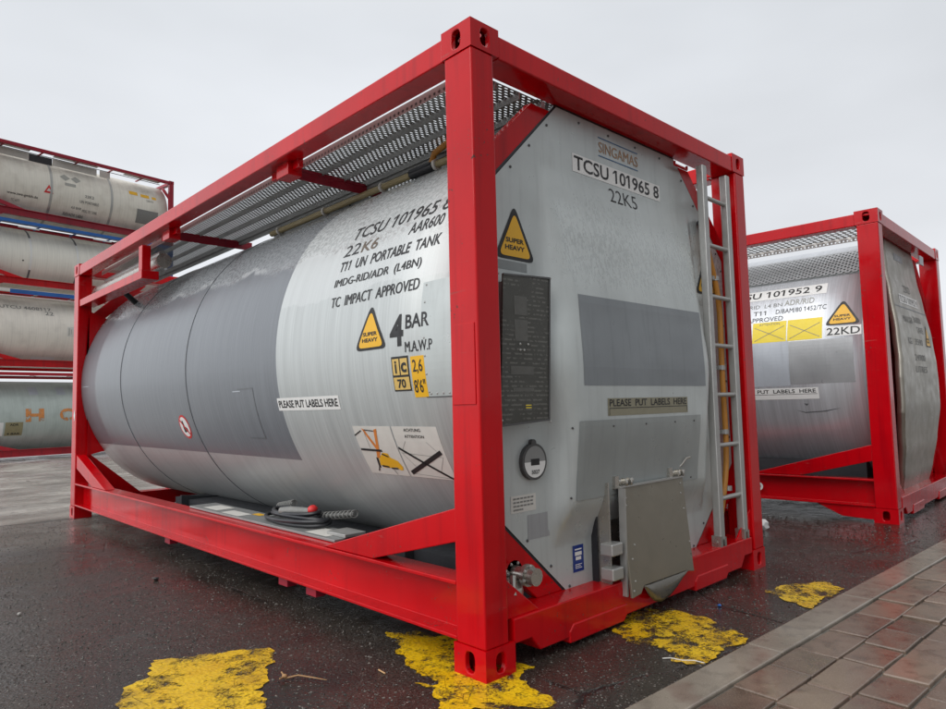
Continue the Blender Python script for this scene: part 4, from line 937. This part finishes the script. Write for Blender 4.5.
def ground():
    bm = bmesh.new(); xs = [-400, -60, -15, -4, 0, 4, 8, 16, 40, 120, 400]; ys = [-400, -60, -10, -2, 2, 6.5, 9, 12, 16, 19.5, 24, 40, 120, 600]
    g = [[bm.verts.new((x, y, slope_z(y))) for x in xs] for y in ys]
    for j in range(len(ys)-1):
        for i in range(len(xs)-1): bm.faces.new((g[j][i], g[j][i+1], g[j+1][i+1], g[j+1][i]))
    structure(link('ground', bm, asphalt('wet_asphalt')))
    # kerb strip and paving, turned a little against the containers
    def place(o): o.location = (0, -.50, 0); o.rotation_euler = (0, 0, R(-2.0)); return structure(o)
    m = MB(); x = -3.0
    while x < 14:
        l = 1.0; m.box((x+.002, -.148, -.10), (x+l-.002, 0, .024+random.uniform(-.002, .002))); x += l
    place(m.build('kerb', concrete('wet_kerb_concrete', (.15, .125, .10), (.28, .24, .195)), None, False, .006, 2))
    m = MB().box((-3, -6, -.1), (14, -.150, .008)); place(m.build('joint_sand', concrete('joint_sand', (.09, .085, .07), (.2, .19, .165), .1), None))
    m = MB(); y = -.158; row = 0
    while y > -5.5:
        d = .163+random.uniform(-.006, .006); x = -3+random.uniform(0, .45)
        while x < 13:
            l = random.choice((.24, .29, .33, .38)); t = random.uniform(-.006, .006); g_ = random.uniform(.006, .016)
            z = .021+random.uniform(-.003, .004); n0 = len(m.bm.verts)
            m.box((x+g_/2, y-d+.006, -.05), (x+l-g_/2, y-.004, z)); m.bm.verts.ensure_lookup_table()
            for v in m.bm.verts[n0:]:
                if v.co.z > -.01: v.co.z += .5*t*(v.co.x-x-l/2)/l*2+random.uniform(-.0018, .0018); v.co.x += random.uniform(-.003, .003); v.co.y += random.uniform(-.002, .002)
            x += l
        y -= d; row += 1
    place(m.build('paving', concrete('wet_paving_stone', (.062, .040, .030), (.245, .178, .135), .55, True), None, False, .005, 2))
    # worn yellow paint
    n = NT('worn_yellow_road_paint'); c = n.coord()
    w = n.noise(c, 13, 7, .62, .4); cr = n.voro(c, 9, 'DISTANCE_TO_EDGE'); fine = n.noise(c, 90, 4)
    w2 = n.noise(n.coord(loc=(2, 5, 0)), 4.5, 6, .65)
    k = n.math('MAXIMUM', n.rng(n.math('ADD', n.math('ADD', n.math('MULTIPLY', w, .6), n.math('MULTIPLY', w2, .45)), n.math('ADD', n.math('MULTIPLY', fine, .25), n.rng(n.sep(c)[0], -.5, .3, 0, .05))), .655, .77), n.math('MULTIPLY', n.rng(cr, 0, .014, .95, 0), n.rng(w2, .40, .52)))
    yc = n.mix(n.rng(n.noise(c, 6, 5), .3, .7), (.66, .38, .006), (.84, .56, .015)); yc = n.mix(n.math('MULTIPLY', n.rng(fine, .48, .66), .55), yc, (.36, .22, .012))
    yc = n.mix(n.math('MULTIPLY', n.rng(w2, .5, .66), .55), yc, (.22, .15, .03))
    n.set(Base_Color=yc, Roughness=n.rng(w, .35, .65, .14, .36)); n.bump(n.math('ADD', n.math('MULTIPLY', n.voro(c, 75), .8), n.math('MULTIPLY', fine, .6)), .5, .004)
    n.alpha(k)
    def rough_poly(pts, seed, amp=.017):
        rnd = random.Random(seed); out = []
        for i in range(len(pts)):
            a = Vector(pts[i]); b = Vector(pts[(i+1) % len(pts)]); k_ = max(2, int((b-a).length/.018)); d = (b-a).normalized(); nn = Vector((-d.y, d.x)); q = 0
            for j in range(k_):
                q = q*.6+rnd.uniform(-amp, amp); e = math.sin(math.pi*j/k_)**.5; p = a.lerp(b, j/k_)+nn*q*e; out.append((p.x, p.y))
        return out
    polys = [
        [(-.785, 1.199), (-.375, .973), (-.40, .90), (-.508, .729), (-.545, .634), (-.63, .599), (-.646, .47), (-.70, .40), (-.86, .46), (-1.07, .72), (-1.027, .803), (-.98, .93), (-.94, .992), (-.85, 1.029), (-.83, 1.12)],
        [(.095, .758), (.193, .67), (.26, .42), (.2, .15), (.25, -.02), (.123, -.051), (.09, -.16), (.081, -.249), (.021, -.309), (-.253, -.019), (-.208, .059), (-.182, .093), (-.177, .207), (-.121, .134), (-.116, .239), (-.07, .402), (-.016, .539), (.03, .58)],
        [(1.12, .10), (1.276, -.041), (1.252, -.237), (1.111, -.488), (.707, -.49), (.659, -.38), (.742, -.318), (.78, -.25), (.72, -.2), (.80, .0)],
        [(1.866, -.238), (2.05, -.256), (2.203, -.352), (2.283, -.391), (2.2, -.524), (1.945, -.507), (1.722, -.54), (1.734, -.476), (1.781, -.364)]]
    for i, p in enumerate(polys):
        bm = bmesh.new(); bm.faces.new([bm.verts.new((q[0], q[1], .0035)) for q in rough_poly(p, i+3)])
        bmesh.ops.triangulate(bm, faces=bm.faces); bmesh.ops.recalc_face_normals(bm, faces=bm.faces)
        for f in bm.faces:
            if f.normal.z < 0: f.normal_flip()
        structure(link('road_marking', bm, n.m))
ground()

grit()

# ------------------------------------------------------------------ litter
def litter():
    def scrap(name, label, cat, pos, size, mat, seed, sc=(1, .8, .55), group=None):
        rnd = random.Random(seed); m = MB().ball((0, 0, 0), size, 2, sc)
        for v in m.bm.verts: v.co *= 1+rnd.uniform(-.22, .22)
        lo = min(v.co.z for v in m.bm.verts)
        o = m.build(name, mat, None, True); o.location = (pos[0], pos[1], -lo); o.rotation_euler = (0, 0, rnd.uniform(0, 6)); return tag(o, label, cat, group)
    m = plain('dark_stone', (.03, .03, .03), .5); lt = plain('pale_stone', (.4, .39, .36), .5)
    scrap('pebble', 'pale pebble on the wet asphalt in front of the long red bottom rail', 'pebble', (-1.05, 2.42), .012, lt, 1)
    scrap('pebble', 'largest dark pebble, beside the foot of the far left red post', 'pebble', (-1.13, 5.05), .024, m, 2)
    scrap('pebble', 'dark pebble close under the middle of the red bottom rail', 'pebble', (-.30, 2.62), .018, m, 3)
    scrap('pebble', 'black stone chip by the long crack at the left edge of the asphalt', 'pebble', (-1.36, 2.0), .018, m, 4)
    scrap('plastic_scrap', 'crumpled white plastic scrap on the ground behind the right red post', 'litter', (3.56, .50), .05, M['white'], 5, (1, .7, .8))
    scrap('plastic_scrap', 'small bright blue plastic scrap on dark asphalt near the yellow paint', 'litter', (1.47, -.18), .010, plain('blue_plastic', (.02, .12, .4), .4), 6)
    o = MB().tube([(0, 0, .004), (.05, .01, .012), (.11, .0, .008), (.17, -.015, .005)], [.0035, .003, .0025, .001], 6).ball((0, 0, .012), .011, 2, (1, .7, .8)).tube([(0, 0, .01), (-.02, .02, .02)], .003, 6).tube([(0, 0, .01), (-.01, -.025, .012)], .003, 6).build('twig', plain('dry_stem', (.34, .19, .08), .6), None, True)
    o.location = (-.50, .60, .004); o.rotation_euler = (0, 0, R(-48)); tag(o, 'dry brown flower stem lying across the edge of the yellow paint', 'twig')
    o = MB().tube([(0, 0, .004), (.03, .012, .006), (.075, .01, .004), (.12, .02, .006), (.16, .016, .003)], .0022, 6).build('straw', M['offwhite'], None, True)
    o.location = (.66, -.34, .0); o.rotation_euler = (0, 0, R(-70)); tag(o, 'white plastic strand lying by the yellow paint next to the kerb', 'litter')
    o = MB().tube([(0, 0, .004), (.05, .004, .004)], .003, 6).build('straw', plain('dry_straw', (.5, .3, .14), .6), None, True)
    o.location = (-.20, .36, 0); o.rotation_euler = (0, 0, R(80)); tag(o, 'short tan straw on asphalt between the two nearest yellow patches', 'litter')
    o = MB().tube([(0, 0, .008), (.04, .02, .012), (.08, .03, .004)], .0035, 6).ball((0, 0, .012), .016, 2, (1, .8, .8)).build('berry_sprig', plain('red_berry', (.22, .02, .025), .5), None, True)
    o.location = (-1.52, 3.15, 0); tag(o, 'dark red sprig lying on the wet asphalt at the left', 'twig')
litter()
